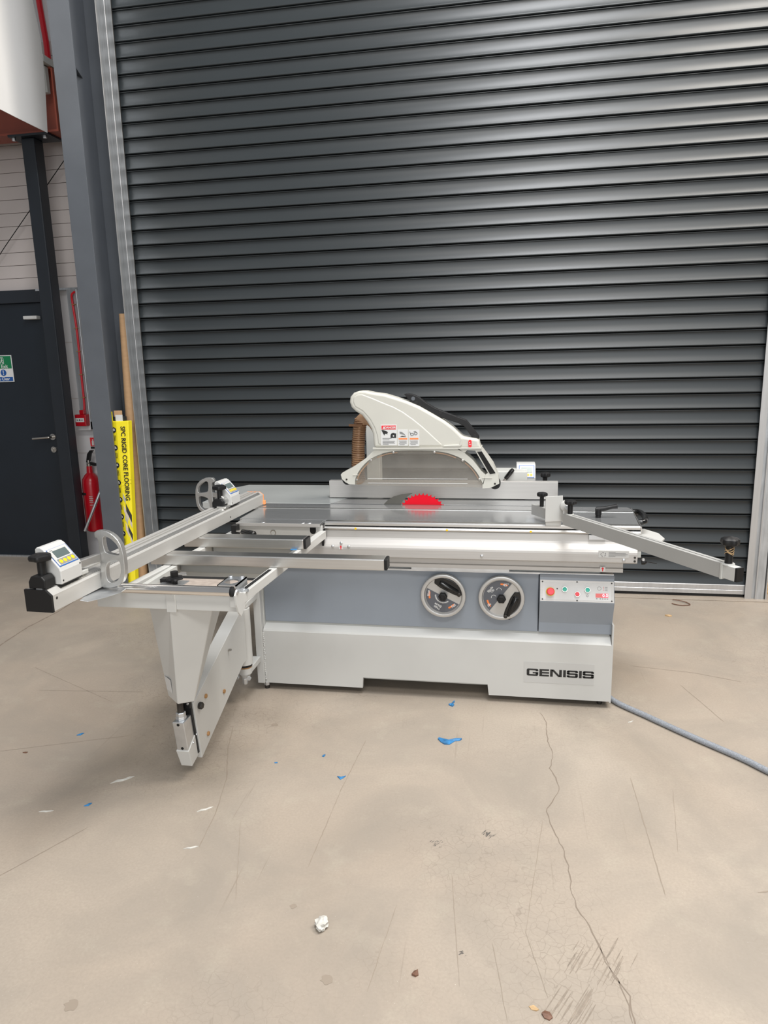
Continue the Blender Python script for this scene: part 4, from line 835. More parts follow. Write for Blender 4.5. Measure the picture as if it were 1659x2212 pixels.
obj('profile', B(fprism, body, 0.004, FLN), 'fence_face', cf)
obj('scale_strip', B(fprism, [(0.006, 0.9215), (0.006, 0.9225), (0.017, 0.9305), (0.017, 0.9295)], 0.05, FLN-0.02), 'alu_along_y', cf)
def ticks(bm):
    s_ = 0.10; k_ = 0
    while s_ < FLN-0.05:
        l1 = 0.0095 if k_ % 5 else 0.012
        q = [fpt(s_, 0.0065, 0.92300), fpt(s_+0.0022, 0.0065, 0.92300), fpt(s_+0.0022, l1, 0.9230+(l1-0.0065)*0.727), fpt(s_, l1, 0.9230+(l1-0.0065)*0.727)]
        bm.faces.new([bm.verts.new(p) for p in q]); s_ += 0.010; k_ += 1
o = obj('scale_marks', B(ticks), 'ink_grey', cf); o['kind'] = 'stuff'
obj('end_cap', B(fprism, [(-0.001, 0.865), (-0.001, 0.916), (0.018, 0.933), (0.088, 0.933), (0.088, 0.865)], -0.003, 0.005), 'black_plastic', cf)
obj('end_plate', B(fprism, [(-0.002, 0.867), (-0.002, 0.915), (0.02, 0.931), (0.087, 0.931), (0.087, 0.867)], FLN, FLN+0.006), 'orange_plastic', cf, label='worn orange end plate')
bxm = obj('end_lug', B(fprism, [(-0.010, 0.864), (-0.010, 0.885), (0.002, 0.885), (0.002, 0.864)], FLN-0.004, FLN+0.012), 'orange_plastic', cf, bev=0.002)
for s_, z in ((0.022, 0.903), (1.24, 0.885)): obj('side_screw', B(lathe, fpt(s_, 0.0005, z), -fl, [(0, 0.005), (0.0012, 0.004)], 10), 'dark_steel', cf)
# tray under the near end
def traypoly(bm):
    pts = [(0.14, -0.002), (0.115, -0.006), (0.12, -0.03), (0.18, -0.052), (0.24, -0.066), (0.275, -0.062), (0.30, -0.045), (0.31, -0.002), (0.30, 0.085), (0.15, 0.085)]
    loft(bm, [[fpt(s_, l, 0.8645-0.0005+(l if l < 0 else 0)*0.22) for s_, l in pts], [fpt(s_, l, 0.8665-0.0005+(l if l < 0 else 0)*0.22) for s_, l in pts]])
tr_ = thing('fence_tray', 'small galvanised tray plate under the near end of the crosscut fence', 'plate', tuple(fpt(0.22, 0.02, 0.864)))
obj('plate', B(traypoly), 'zinc', tr_, bev=0.0008)
obj('locking_nut', B(lathe, fpt(0.285, -0.012, 0.862), (0, 0, -1), [(0, 0.014), (0.012, 0.016), (0.02, 0.010)], 10), 'black_plastic', tr_)
# digital flip stops
def flip_stop(s0, label, flipped):
    t = thing('digital_stop', label, 'stop', tuple(fpt(s0+0.05, 0.04, 0.932)), 'digital stops on the crosscut fence')
    # profile across the fence: l (left), z
    pf = [(0.000, 0.934), (0.000, 0.974), (0.004, 0.985), (0.052, 1.040), (0.062, 1.046), (0.074, 1.046), (0.080, 1.040), (0.080, 0.960), (0.074, 0.934)]
    obj('housing', B(fprism, pf, s0, s0+0.100), 'display_white', t, bev=0.003)
    obj('housing_gasket', B(fprism, [(0.001, 0.9315), (0.001, 0.935), (0.076, 0.935), (0.076, 0.9315)], s0+0.002, s0+0.098), 'black_rubber', t)
    sl = V(0.048, 0, 0.055).normalized(); n2 = (-fl*0.055+V(0, 0, 0.048)).normalized(); base = fpt(s0+0.05, 0.004, 0.985); ul = (fl*0.048+V(0, 0, 0.055)).normalized()
    q = lambda u, v, w_: base+fd*u+ul*v+n2*w_
    def qs(bm, u0, u1, v0, v1, w0, w1): hexa(bm, [q(u0, v0, w0), q(u1, v0, w0), q(u1, v1, w0), q(u0, v1, w0)], [q(u0, v0, w1), q(u1, v0, w1), q(u1, v1, w1), q(u0, v1, w1)])
    bz = obj('display_bezel', B(qs, -0.044, 0.044, 0.002, 0.066, 0, 0.002), 'blue_edge', t); obj('bezel_face', B(qs, -0.0435, 0.041, 0.005, 0.065, 0.002, 0.003), 'display_white', bz)
    obj('screen', B(qs, -0.030, 0.030, 0.030, 0.056, 0.003, 0.0038), 'lcd_screen', bz)
    obj('key_field', B(qs, -0.037, 0.039, 0.0065, 0.0262, 0.003, 0.0036), 'ink_grey', bz)
    for k_ in range(4): obj('key', B(lathe, q(-0.026+k_*0.018, 0.0165, 0.0036), n2, [(0, 0.0068), (0.001, 0.006)], 14), 'button_yellow', bz)
    for k_ in range(2): obj('print_mark', B(qs, -0.036+k_*0.007, -0.031+k_*0.007, 0.058, 0.061, 0.003, 0.0034), 'ink_grey', bz)
    for s_, z in ((0.008, 0.945), (0.092, 0.976)): obj('housing_screw', B(lathe, fpt(s0+s_, 0.0, z), -fl, [(0, 0.0032), (0.001, 0.002)], 8), 'void_black', t)
    # knob in front
    kp = fpt(s0-0.022, 0.045, 0.930)
    def blk(bm): fprism(bm, [(0.018, 0.934), (0.018, 0.960), (0.028, 0.972), (0.064, 0.972), (0.074, 0.955), (0.074, 0.934)], s0-0.050, s0-0.004)
    kb = obj('knob_block', B(blk), 'black_plastic', t, bev=0.003)
    kk = V(kp.x, kp.y, 0.962)
    obj('clamp_knob', B(star_knob, kk, 0.074, 0.031, 0.0125), 'black_plastic', kb, smooth=True); obj('block_foot', B(fprism, [(0.03, 0.921), (0.03, 0.936), (0.05, 0.936), (0.05, 0.921)], s0-0.05, s0-0.03), 'zinc', kb)
    # cast D-shaped stop arm, its plane across the fence
    sd = s0+0.185 if not flipped else s0-0.008
    sg_ = 1 if not flipped else -1
    def Dp(a, z, e): # a : outwards from pivot line
        l = (0.006-a) if not flipped else (0.078+a)
        return fpt(sd+e, l, z)
    zt = 1.058 if not flipped else 1.066; zb = 0.866 if not flipped else 0.893
    H_ = zt-zb; W_ = 0.098
    outer = [(0, 0), (W_*0.45, 0.0), (W_*0.80, 0.07), (W_*0.95, 0.20), (W_*1.0, 0.36), (W_*0.99, 0.62), (W_*0.90, 0.80), (W_*0.66, 0.935), (W_*0.36, 1.0), (0.0, 0.985), (0.0, 0.87), (0.012, 0.86), (0.012, 0.60), (0.008, 0.12), (0, 0.10)]
    up_h = [(0.030, 0.86), (W_*0.42, 0.885), (W_*0.62, 0.83), (W_*0.80, 0.73), (W_*0.83, 0.60), (W_*0.72, 0.585), (W_*0.45, 0.61), (0.033, 0.64)]
    lo_h = [(0.030, 0.16), (W_*0.46, 0.095), (W_*0.68, 0.15), (W_*0.80, 0.25), (W_*0.83, 0.42), (W_*0.76, 0.475), (W_*0.50, 0.455), (0.033, 0.40)]
    def chaikin(P):
        return [q for i in range(len(P)) for q in ((P[i][0]*0.75+P[(i+1) % len(P)][0]*0.25, P[i][1]*0.75+P[(i+1) % len(P)][1]*0.25), (P[i][0]*0.25+P[(i+1) % len(P)][0]*0.75, P[i][1]*0.25+P[(i+1) % len(P)][1]*0.75))]
    bm = bmesh.new()
    from mathutils.geometry import tessellate_polygon
    def grow(P, f):
        ca = sum(p[0] for p in P)/len(P); cz = sum(p[1] for p in P)/len(P); return [(ca+(p[0]-ca)*f, cz+(p[1]-cz)*f) for p in P]
    loops = [chaikin(outer), chaikin(chaikin(grow(up_h, 1.10))), chaikin(chaikin(grow(lo_h, 1.10)))]
    flat = [p for lp in loops for p in lp]
    tris = tessellate_polygon([[V(a, z, 0) for a, z in lp] for lp in loops])
    e0_, e1_ = 0.0, 0.020
    va = [bm.verts.new(Dp(a, zb+z*H_, e0_)) for a, z in flat]; vb = [bm.verts.new(Dp(a, zb+z*H_, e1_)) for a, z in flat]
    for tri in tris:
        bm.faces.new([va[i] for i in tri]); bm.faces.new([vb[i] for i in reversed(tri)])
    k0 = 0
    for lp in loops:
        n = len(lp)
        for i in range(n): bm.faces.new((va[k0+i], va[k0+(i+1) % n], vb[k0+(i+1) % n], vb[k0+i]))
        k0 += n
    ar = obj('stop_arm', bm, 'cast_alu', t, bev=0.003, label='cast aluminium D-shaped flip arm')
    zm = zb+H_*0.53
    if not flipped:
        hexes = [[Dp(0.012, zm+0.018, 0.004), Dp(0.012, zm-0.006, 0.004), Dp(0.055, zm-0.012, 0.004), Dp(0.055, zm+0.014, 0.004)]]
        bm = bmesh.new(); loft(bm, [[fpt(s0+0.10, 0.010, 0.955), fpt(s0+0.10, 0.034, 0.955), fpt(s0+0.10, 0.034, 0.978), fpt(s0+0.10, 0.010, 0.978)], [fpt(sd, -0.010, zm-0.014), fpt(sd, 0.006, zm-0.014), fpt(sd, 0.006, zm+0.014), fpt(sd, -0.010, zm+0.014)]])
        obj('arm_web', bm, 'cast_alu', ar, bev=0.003)
        obj('pivot_base', B(fprism, [(0.004, 0.932), (0.004, 0.945), (0.05, 0.945), (0.05, 0.932)], s0+0.10, s0+0.135), 'pale_grey_paint', t, bev=0.002)
    else:
        bm = bmesh.new(); fprism(bm, [(0.022, 0.934), (0.022, 0.975), (0.034, 0.985), (0.054, 0.985), (0.060, 0.97), (0.060, 0.934)], s0-0.03, s0+0.002); obj('pivot_base', bm, 'cast_alu', t, bev=0.003)
        obj('pivot_barrel', B(lathe, fpt(s0-0.035, 0.032, 0.958), fd, [(0, 0.018), (0.034, 0.018)], 18), 'cast_alu', t, smooth=True)
        obj('pivot_link', B(fprism, [(0.05, zm-0.012), (0.05, zm+0.010), (0.094, zm+0.012), (0.094, zm-0.012)], s0-0.006, s0+0.008), 'cast_alu', t, bev=0.002)
        obj('stop_pad', B(fprism, [(0.088, 0.925), (0.088, 0.965), (0.118, 0.972), (0.126, 0.965), (0.126, 0.925)], s0+0.016, s0+0.05), 'display_white', ar, bev=0.004)
        obj('lever_base', B(fprism, [(0.004, 0.931), (0.004, 0.940), (0.05, 0.940), (0.05, 0.931)], s0-0.055, s0), 'alu_along_y', t, bev=0.002)
    return t
flip_stop(0.052, 'white digital stop with black knob at the near end of the crosscut fence', False)
flip_stop(1.262, 'white digital stop at the far end of the crosscut fence beside the saw table', True)

# ------------------------------------------------------------------ outrigger table
og = thing('outrigger_table', 'white outrigger frame with two aluminium support tubes and a chrome roller', 'table frame', (-1.1, 2.55, 0.766))
def tubebar(name, x0, x1, y0, y1, z0, z1):
    o = bx(name, 'aluminium', og, x0, x1, y0, y1, z0, z1, bev=0.004); bx('tube_cap', 'black_plastic', o, x1, x1+0.010, y0+0.001, y1-0.001, z0+0.001, z1-0.001, bev=0.002); return o
tubebar('support_tube', -1.345, -0.430, 2.400, 2.462, 0.824, 0.866)
tubebar('support_tube', -1.335, -0.812, 2.670, 2.745, 0.824, 0.866)
# front channel
pr('front_channel', 'white_paint', og, [(2.080, 0.766), (2.080, 0.822), (2.100, 0.824), (2.100, 0.819), (2.084, 0.818), (2.084, 0.770), (2.14, 0.770), (2.14, 0.766)], 'x', -1.115, -0.856)
pr('front_channel', 'white_paint', og, [(2.080, 0.766), (2.080, 0.822), (2.100, 0.824), (2.100, 0.819), (2.084, 0.818), (2.084, 0.770), (2.14, 0.770), (2.14, 0.766)], 'x', -1.375, -1.118)
bx('dust_tray', 'saw_dust', og, -1.25, -0.887, 2.095, 2.325, 0.790, 0.797)
bx('inner_channel', 'void_black', og, -1.22, -0.887, 2.325, 2.37, 0.788, 0.792)
bx('cross_channel', 'pale_grey_paint', og, -1.25, -0.885, 2.50, 2.52, 0.752, 0.775, bev=0.001)
bx('cross_channel', 'mid_grey_paint', og, -1.25, -0.875, 2.458, 2.49, 0.780, 0.8235, bev=0.001)
bx('cross_channel', 'mid_grey_paint', og, -1.23, -0.865, 2.725, 2.76, 0.780, 0.8235, bev=0.001)
def sbar(bm, p0, p1, wd, z0, z1): obar(bm, p0, p1, wd, z0, z1)
sb_ = obj('side_bar', B(sbar, (-0.855, 2.055), (-0.806, 3.01), 0.030, 0.788, 0.823), 'white_paint', og, bev=0.002)
obj('slot', B(sbar, (-0.8622, 2.13), (-0.8495, 2.38), 0.014, 0.8232, 0.8236), 'void_black', sb_)
obj('bar_lid', B(sbar, (-0.8445, 2.48), (-0.836, 2.65), 0.014, 0.823, 0.8265), 'aluminium', sb_)
obj('tip_plate', B(lambda bm: (prism(bm, [(2.030, 0.838), (2.045, 0.852), (2.058, 0.852), (2.07, 0.835), (2.11, 0.823), (2.13, 0.790), (2.10, 0.772), (2.07, 0.755), (2.05, 0.775), (2.036, 0.805)], 'x', -0.858, -0.853))), 'white_paint', og)
obj('side_bar', B(sbar, (-1.285, 2.10), (-1.215, 3.01), 0.030, 0.775, 0.823), 'white_paint', og, bev=0.002)
bx('inner_post', 'pale_grey_paint', og, -1.255, -1.235, 2.10, 2.40, 0.770, 0.822)
cy('roller', 'chrome', og, (-1.33, 2.045, 0.847), (-0.873, 2.045, 0.847), 0.0165, 28)
cy('roller_end', 'black_plastic', og, (-0.873, 2.045, 0.847), (-0.866, 2.045, 0.847), 0.017, 24)
obj('roller_screw', B(lathe, (-0.8535, 2.048, 0.847), (1, 0, 0), [(0, 0.009), (0.003, 0.008), (0.006, 0.003)], 16), 'zinc', og, smooth=True)
cy('guide_rod', 'chrome', og, (-1.30, 2.10, 0.835), (-1.25, 2.06, 0.832), 0.006, 10)
# clamp bracket with round hole
bm = bmesh.new()
from mathutils.geometry import tessellate_polygon
oc = [(-0.955, 2.125), (-0.887, 2.125), (-0.887, 2.225), (-0.955, 2.225)]; ic = [(-0.921+0.024*math.cos(2*PI*i/20), 2.168+0.026*math.sin(2*PI*i/20)) for i in range(20)]
fl2 = oc+ic; tri = tessellate_polygon([[V(a, b, 0) for a, b in oc], [V(a, b, 0) for a, b in ic]])
va = [bm.verts.new((a, b, 0.838)) for a, b in fl2]; vb = [bm.verts.new((a, b, 0.842)) for a, b in fl2]
for t in tri: bm.faces.new([va[i] for i in t]); bm.faces.new([vb[i] for i in reversed(t)])
for s_, n in ((0, 4), (4, 20)):
    for i in range(n): bm.faces.new((va[s_+i], va[s_+(i+1) % n], vb[s_+(i+1) % n], vb[s_+i]))
br_ = obj('hole_bracket', bm, 'zinc', og); bx('bracket_leg', 'zinc', br_, -0.891, -0.887, 2.125, 2.225, 0.797, 0.842)
bx('bracket_leg', 'zinc', br_, -0.955, -0.951, 2.125, 2.225, 0.797, 0.842)
for x in (-0.942, -0.900): obj('bracket_nut', B(hexnut, (x, 2.212, 0.842), (0, 0, 1), 0.008, 0.006), 'zinc', br_)
obj('clamp_stud', B(cyl, (-0.884, 2.125, 0.826), (-0.846, 2.125, 0.826), 0.006, 10), 'zinc', og, smooth=True); obj('clamp_nut', B(hexnut, (-0.868, 2.125, 0.826), (1, 0, 0), 0.011, 0.009), 'zinc', og)
tk = bx('knob_plate', 'zinc', og, -1.228, -1.135, 2.20, 2.29, 0.797, 0.801, bev=0.001)
obj('tilt_knob', B(star_knob, (-1.172, 2.25, 0.788), 0.040, 0.030, 0.010, 6), 'black_plastic', tk, smooth=True); cy('knob_stem', 'black_plastic', tk, (-1.172, 2.25, 0.824), (-1.172, 2.25, 0.846), 0.014, 14)
bx('knob_tab', 'black_plastic', tk, -1.235, -1.19, 2.26, 2.29, 0.801, 0.812)
# rear mounting bar along the sliding table
rbm = bx('mounting_bar', 'white_paint', og, -1.225, -0.822, 3.004, 3.022, 0.775, 0.8455, bev=0.002)
bx('mounting_rail', 'slide_surface', og, -1.225, -0.826, 2.985, 3.066, 0.846, 0.860, bev=0.002)
bx('rail_face', 'alu_anodised', og, -1.225, -0.826, 2.980, 2.985, 0.846, 0.860)
for x in (-1.10, -0.91, -0.88): obj('rail_screw', B(lathe, (x, 3.0, 0.860), (0, 0, 1), [(0, 0.010), (0.0012, 0.009)], 16), 'zinc', og)
obj('slot_hole', B(prism, [(-0.879, 0.838), (-0.851, 0.838)]+[(-0.865+0.014*math.cos(a), 0.822+0.014*math.sin(a)) for a in [-i*PI/10 for i in range(11)]], 'y', 3.0025, 3.004), 'void_black', rbm)
cy('washer', 'steel_satin', rbm, (-1.055, 3.004, 0.812), (-1.055, 3.001, 0.812), 0.013, 20); cy('hole', 'pale_grey_paint', rbm, (-1.055, 3.001, 0.810), (-1.055, 3.000, 0.810), 0.010, 20)
lk = obj('lock_lever', B(cyl, (-1.205, 2.93, 0.835), (-1.165, 2.905, 0.838), 0.007, 10), 'chrome', og, smooth=True)
obj('lever_grip', B(lathe, (-1.168, 2.906, 0.838), (0.10, -0.045, -0.006), [(0, 0.009), (0.004, 0.0115), (0.06, 0.014), (0.075, 0.014), (0.080, 0.010)], 16), 'black_gloss', lk, smooth=True)
bx('lock_block', 'black_plastic', og, -1.225, -1.20, 2.92, 2.96, 0.795, 0.86)
tag(obj('tape_scrap', B(box, -0.865, -0.838, 2.655, 2.668, 0.8235, 0.827), 'tape_blue', None, loc=(-0.85, 2.66, 0.8235), bev=0.001), 'tiny blue tape scrap stuck on the outrigger beside the short tube', 'tape')

# ------------------------------------------------------------------ swing arm and support column
sw = thing('swing_arm', 'white swing-out support arm with tapered column standing under the outrigger', 'support arm', (-1.19, 2.6, 0.04))
ax0, ax1 = -1.224, -1.166
pl = [(2.300, 0.304), (2.336, 0.056), (2.815, 0.240), (2.860, 0.240), (2.860, 0.487), (2.812, 0.487)]
bxp = pr('arm_box', 'white_paint', sw, pl, 'x', ax0, ax1, bev=0.002)
tpp = [(-1.222, 0.29), (-1.168, 0.29)]
cy('pivot_tube', 'white_paint', sw, (-1.200, 2.915, 0.198), (-1.200, 2.915, 0.470), 0.038, 28)
bx('pivot_gusset', 'white_paint', sw, -1.236, -1.204, 2.84, 2.90, 0.195, 0.470, bev=0.002)
cy('pivot_seal', 'black_rubber', sw, (-1.200, 2.915, 0.186), (-1.200, 2.915, 0.198), 0.034, 24)
cy('pivot_bush', 'rust_bolt', sw, (-1.200, 2.915, 0.180), (-1.200, 2.915, 0.187), 0.032, 24)
obj('pivot_bracket', B(lathe, (-1.200, 2.915, 0.125), (0, 0, 1), [(0, 0.016), (0.01, 0.022), (0.022, 0.024), (0.024, 0.031), (0.054, 0.033)], 22), 'white_paint', sw, smooth=True)
bx('bracket_plate', 'white_paint', sw, -1.21, -1.17, 2.91, 3.0445, 0.150, 0.178, bev=0.003); bx('bracket_plate', 'white_paint', sw, -1.21, -1.17, 2.91, 3.0445, 0.472, 0.50, bev=0.003)
for x, y in ((-1.228, 2.89), (-1.172, 2.885)): obj('bolt', B(hexnut, (x, y, 0.139), (0.2*(1 if x > -1.2 else -1), -1, 0), 0.011, 0.012), 'zinc', sw)
obj('pivot_screw', B(hexnut, (-1.200, 2.905, 0.128), (0, 0, -1), 0.013, 0.03), 'zinc', sw); 
for y, z in ((2.405, 0.285), (2.58, 0.22), (2.40, 0.125)): obj('rusty_bolt', B(hexnut, (ax1, y, z), (1, 0, 0), 0.009, 0.007), 'rust_bolt', sw)
obj('grease_pin', B(cyl, (ax1, 2.66, 0.372), (ax1+0.014, 2.655, 0.376), 0.005, 10), 'steel_satin', sw, smooth=True)
obj('end_bolt', B(hexnut, (ax1, 2.345, 0.275), (1, -0.1, 0), 0.014, 0.016), 'dark_steel', sw)
# dark inner slide plate on the outer end
pr('end_slide', 'black_plastic', sw, [(2.285, 0.312), (2.296, 0.312), (2.330, 0.085), (2.318, 0.085)], 'x', -1.216, -1.172)
# jack block with screw (it hangs in front of the arm end)
jx0, jx1 = -1.222, -1.176
jy0, jy1 = 2.222, 2.300
def jpt(x, y, z): return (x, y+(0.30-z)*0.16, z)
def jbox(bm, x0, x1, y0, y1, z0, z1): hexa(bm, [jpt(x0, y0, z0), jpt(x1, y0, z0), jpt(x1, y1, z0), jpt(x0, y1, z0)], [jpt(x0, y0, z1), jpt(x1, y0, z1), jpt(x1, y1, z1), jpt(x0, y1, z1)])
jk = obj('jack_block', B(jbox, jx0, jx1, jy0, jy1, 0.135, 0.262), 'zinc', sw, bev=0.003)
for z in (0.252, 0.146): obj('pin_hole', B(lathe, jpt((jx0+jx1)/2, jy0, z), (0, -1, 0), [(0, 0.0055), (0.0012, 0.0055)], 14), 'void_black', jk)
obj('jack_cup', B(lambda bm: hexa(bm, [jpt(jx0-0.003+0.006, jy0+0.004, 0.062), jpt(jx1+0.002, jy0+0.004, 0.062), jpt(jx1+0.002, jy1+0.006, 0.080), jpt(jx0-0.003+0.006, jy1+0.006, 0.080)], [jpt(jx0-0.003, jy0-0.004, 0.135), jpt(jx1+0.003, jy0-0.004, 0.135), jpt(jx1+0.003, jy1+0.006, 0.182), jpt(jx0-0.003, jy1+0.006, 0.182)])), 'white_paint', sw, bev=0.002)
for y, z in ((2.262, 0.150), (2.295, 0.168)): obj('cup_screw', B(lathe, jpt(jx1+0.003, y, z), (1, 0, 0), [(0, 0.005), (0.004, 0.003)], 10), 'zinc', sw)
jc = (-1.199, 2.258)
obj('jack_nut', B(lambda bm: (hexnut(bm, (*jc, 0.262), (0, 0, 1), 0.020, 0.012), hexnut(bm, (*jc, 0.272), (0, 0, 1), 0.018, 0.020))), 'zinc', sw)
cy('jack_screw', 'dark_steel', sw, (*jc, 0.28), (*jc, 0.42), 0.012, 18)
bx('screw_clamp', 'black_plastic', sw, -1.222, -1.170, 2.278, 2.296, 0.296, 0.326, bev=0.002)
obj('clamp_screw', B(lathe, (-1.178, 2.278, 0.315), (0, -1, 0), [(0, 0.005), (0.003, 0.004)], 12), 'zinc', sw)
# tapered column (inverted), one corner towards the viewer
T_ = [(-1.108, 2.076, 0.766), (-0.985, 2.155, 0.766), (-1.02, 2.36, 0.766), (-1.262, 2.205, 0.766)]
K_ = [(-1.163, 2.172, 0.368), (-1.112, 2.204, 0.366), (-1.15, 2.292, 0.360), (-1.256, 2.282, 0.340)]
def colm(bm): hexa(bm, K_, T_)
obj('column', B(colm), 'white_paint', sw, bev=0.004, seg=3)
bx('column_head', 'white_paint', sw, -1.1175, -1.085, 2.072, 2.0795, 0.758, 0.822, bev=0.001)
def cface(t, v, e):   # left face of the column: t 0 front..1 back, v 0 bottom..1 top
    a = Vector(K_[0]).lerp(Vector(K_[3]), t); b = Vector(T_[0]).lerp(Vector(T_[3]), t); n_c = (Vector(K_[3])-Vector(K_[0])).cross(Vector(T_[0])-Vector(K_[0])).normalized()
    if n_c.x > 0: n_c = -n_c
    return a.lerp(b, v)+n_c*e
obj('paper_label', B(lambda bm: hexa(bm, [cface(0.45, 0.08, 0.0), cface(0.95, 0.08, 0.0), cface(0.95, 0.22, 0.0), cface(0.45, 0.22, 0.0)], [cface(0.45, 0.08, 0.001), cface(0.95, 0.08, 0.001), cface(0.95, 0.22, 0.001), cface(0.45, 0.22, 0.001)])), 'decal_white', sw)

# ------------------------------------------------------------------ right hand clamp arm (mitre extension)
ma = thing('mitre_arm', 'grey angled extension arm with knobs reaching out right of the saw', 'arm', (0.44, 2.62, 0.88))
A0 = V(0.238, 2.945, 0); A1 = V(0.660, 2.232, 0); ad_ = (A1-A0).normalized(); an = V(-ad_.y, ad_.x, 0)  # an points right/back
def apt(s_, l, z): p = A0+ad_*s_+an*l; return V(p.x, p.y, z)
AL = (A1-A0).length
def aprism(bm, poly, s0, s1): loft(bm, [[apt(s0, l, z) for l, z in poly], [apt(s1, l, z) for l, z in poly]])
obj('bar', B(aprism, [(0, 0.882), (0, 0.930), (0.014, 0.930), (0.014, 0.925), (0.019, 0.925), (0.019, 0.930), (0.033, 0.930), (0.033, 0.882)], 0.0, AL), 'arm_grey', ma)
obj('bar_slot', B(aprism, [(0.014, 0.9245), (0.014, 0.9255), (0.019, 0.9255), (0.019, 0.9245)], 0.0, AL), 'void_black', ma)
obj('rear_bar', B(aprism, [(0, 0.882), (0, 0.928), (0.033, 0.928), (0.033, 0.882)], -0.24, -0.09), 'arm_grey', ma)
sp = pr('stop_plate', 'white_paint', ma, [(0.169, 0.880), (0.169, 0.990), (0.240, 0.995), (0.242, 0.958), (0.233, 0.950), (0.241, 0.925), (0.240, 0.884)], 'y', 3.005, 3.013, bev=0.001)
bx('plate_foot', 'white_paint', ma, 0.172, 0.236, 3.013, 3.07, 0.8615, 0.90)
obj('hinge_eye', B(lathe, (0.250, 3.02, 0.952), (0, -1, 0), [(0, 0.021), (0.034, 0.021), (0.036, 0.018)], 22), 'white_paint', ma, smooth=True); obj('hinge_bolt', B(hexnut, (0.257, 2.985, 0.949), (0, -1, 0), 0.010, 0.008), 'zinc', ma)
bx('hinge_plate', 'white_paint', ma, 0.240, 0.262, 2.985, 3.02, 0.884, 0.945)
obj('clamp_knob', B(star_knob, (0.158, 3.10, 0.930), 0.064, 0.023, 0.009), 'black_plastic', ma, smooth=True); cy('knob_stud', 'zinc', ma, (0.158, 3.10, 0.900), (0.158, 3.10, 0.95), 0.004, 10)
kq = apt(0.025, 0.017, 0.93); obj('clamp_knob', B(star_knob, kq, 0.062, 0.025, 0.0105), 'black_plastic', ma, smooth=True); obj('knob_washer', B(lathe, kq, (0, 0, 1), [(0, 0.016), (0.003, 0.015)], 18), 'pale_grey_paint', ma)
obj('end_collar', B(aprism, [(-0.002, 0.880), (-0.002, 0.932), (0.035, 0.932), (0.035, 0.880)], AL, AL+0.006), 'pale_grey_paint', ma)
obj('end_bar', B(aprism, [(0.003, 0.884), (0.003, 0.927), (0.030, 0.927), (0.030, 0.884)], AL+0.006, AL+0.052), 'white_paint', ma, bev=0.001)
obj('end_bar_cap', B(aprism, [(0.003, 0.884), (0.003, 0.927), (0.030, 0.927), (0.030, 0.884)], AL+0.052, AL+0.060), 'black_plastic', ma)
ke = apt(AL+0.012, 0.018, 0.927); ek = obj('end_knob', B(star_knob, ke, 0.088, 0.027, 0.0115), 'black_plastic', ma, smooth=True)
def twine(bm):
    for k_ in range(4): tube(bm, [ke+V(math.cos(a)*0.0125, math.sin(a)*0.0125, 0.036+k_*0.005+0.004*math.sin(a*2+k_)) for a in [i*2*PI/14 for i in range(15)]], 0.0013, 5)
obj('twine', B(twine), 'timber', ek)
obj('knob_washer', B(lathe, ke, (0, 0, 1), [(0, 0.019), (0.004, 0.018)], 18), 'white_paint', ma)

# ------------------------------------------------------------------ loose things on the floor
cb = smoothpath([(0.46, 3.30, 0.016), (0.50, 3.127, 0.013), (0.631, 2.981, 0.0125), (0.784, 2.822, 0.0125), (0.923, 2.688, 0.0125), (0.994, 2.604, 0.0125), (1.25, 2.30, 0.0125), (1.7, 1.9, 0.0125)], 12)
tag(obj('power_cable', B(tube, cb, 0.0125, 12), 'cable_grey', None, smooth=True, loc=(0.63, 2.98, 0)), 'thick grey braided cable running out from under the saw cabinet', 'cable')
def scrap(name, pts, h, m, label, cat, grp=None, loc=None):
    bm = bmesh.new(); cx = sum(p[0] for p in pts)/len(pts); cy__ = sum(p[1] for p in pts)/len(pts)
    top = [bm.verts.new((x, y, 0.0008+h*random.uniform(0.25, 1))) for x, y in pts]; bot = [bm.verts.new((x, y, 0.0003)) for x, y in pts]
    c = bm.verts.new((cx, cy__, 0.001+h)); n = len(pts)
    for i in range(n): bm.faces.new((top[i], top[(i+1) % n], c)); bm.faces.new((top[i], bot[i], bot[(i+1) % n], top[(i+1) % n]))
    bm.faces.new(bot[::-1])
    return tag(obj(name, bm, m, None, loc=(cx, cy__, 0)), label, cat, grp)
TG = 'blue tape scraps on the floor'
def rel(cx, cy_, L): return [(cx+a/1000, cy_+b/1000) for a, b in L]
scrap('tape_scrap', rel(-0.237, 3.005, [(-12, -4), (-2, 8), (12, 38), (14, 28), (4, 8), (14, -2), (8, -18), (-4, -10)]), 0.008, 'tape_blue', 'folded blue tape scrap just in front of the saw cabinet', 'tape', TG)
scrap('tape_scrap', rel(-0.221, 2.677, [(-48, 14), (-44, 26), (-28, 6), (-12, -2), (6, 6), (26, 24), (52, 26), (44, 14), (24, 8), (4, -22), (-16, -24), (-34, -8)]), 0.007, 'tape_blue', 'largest blue tape scrap, V-shaped, on the open floor', 'tape', TG)
scrap('tape_scrap', rel(-0.612, 2.361, [(-16, 4), (0, 2), (16, 12), (10, -2), (0, -14), (-8, -4)]), 0.004, 'tape_blue', 'blue tape scrap nearest the camera in the middle of the floor', 'tape', TG)
scrap('tape_scrap', rel(-0.719, 2.502, [(-6, -4), (0, 8), (7, 6), (4, -8)]), 0.004, 'tape_blue', 'small square blue tape scrap behind the nearest one', 'tape', TG)
scrap('tape_scrap', rel(-0.896, 2.427, [(-7, 0), (5, 4), (7, -2), (-4, -4)]), 0.002, 'tape_blue', 'tiny blue tape sliver right of the swing arm foot', 'tape', TG)
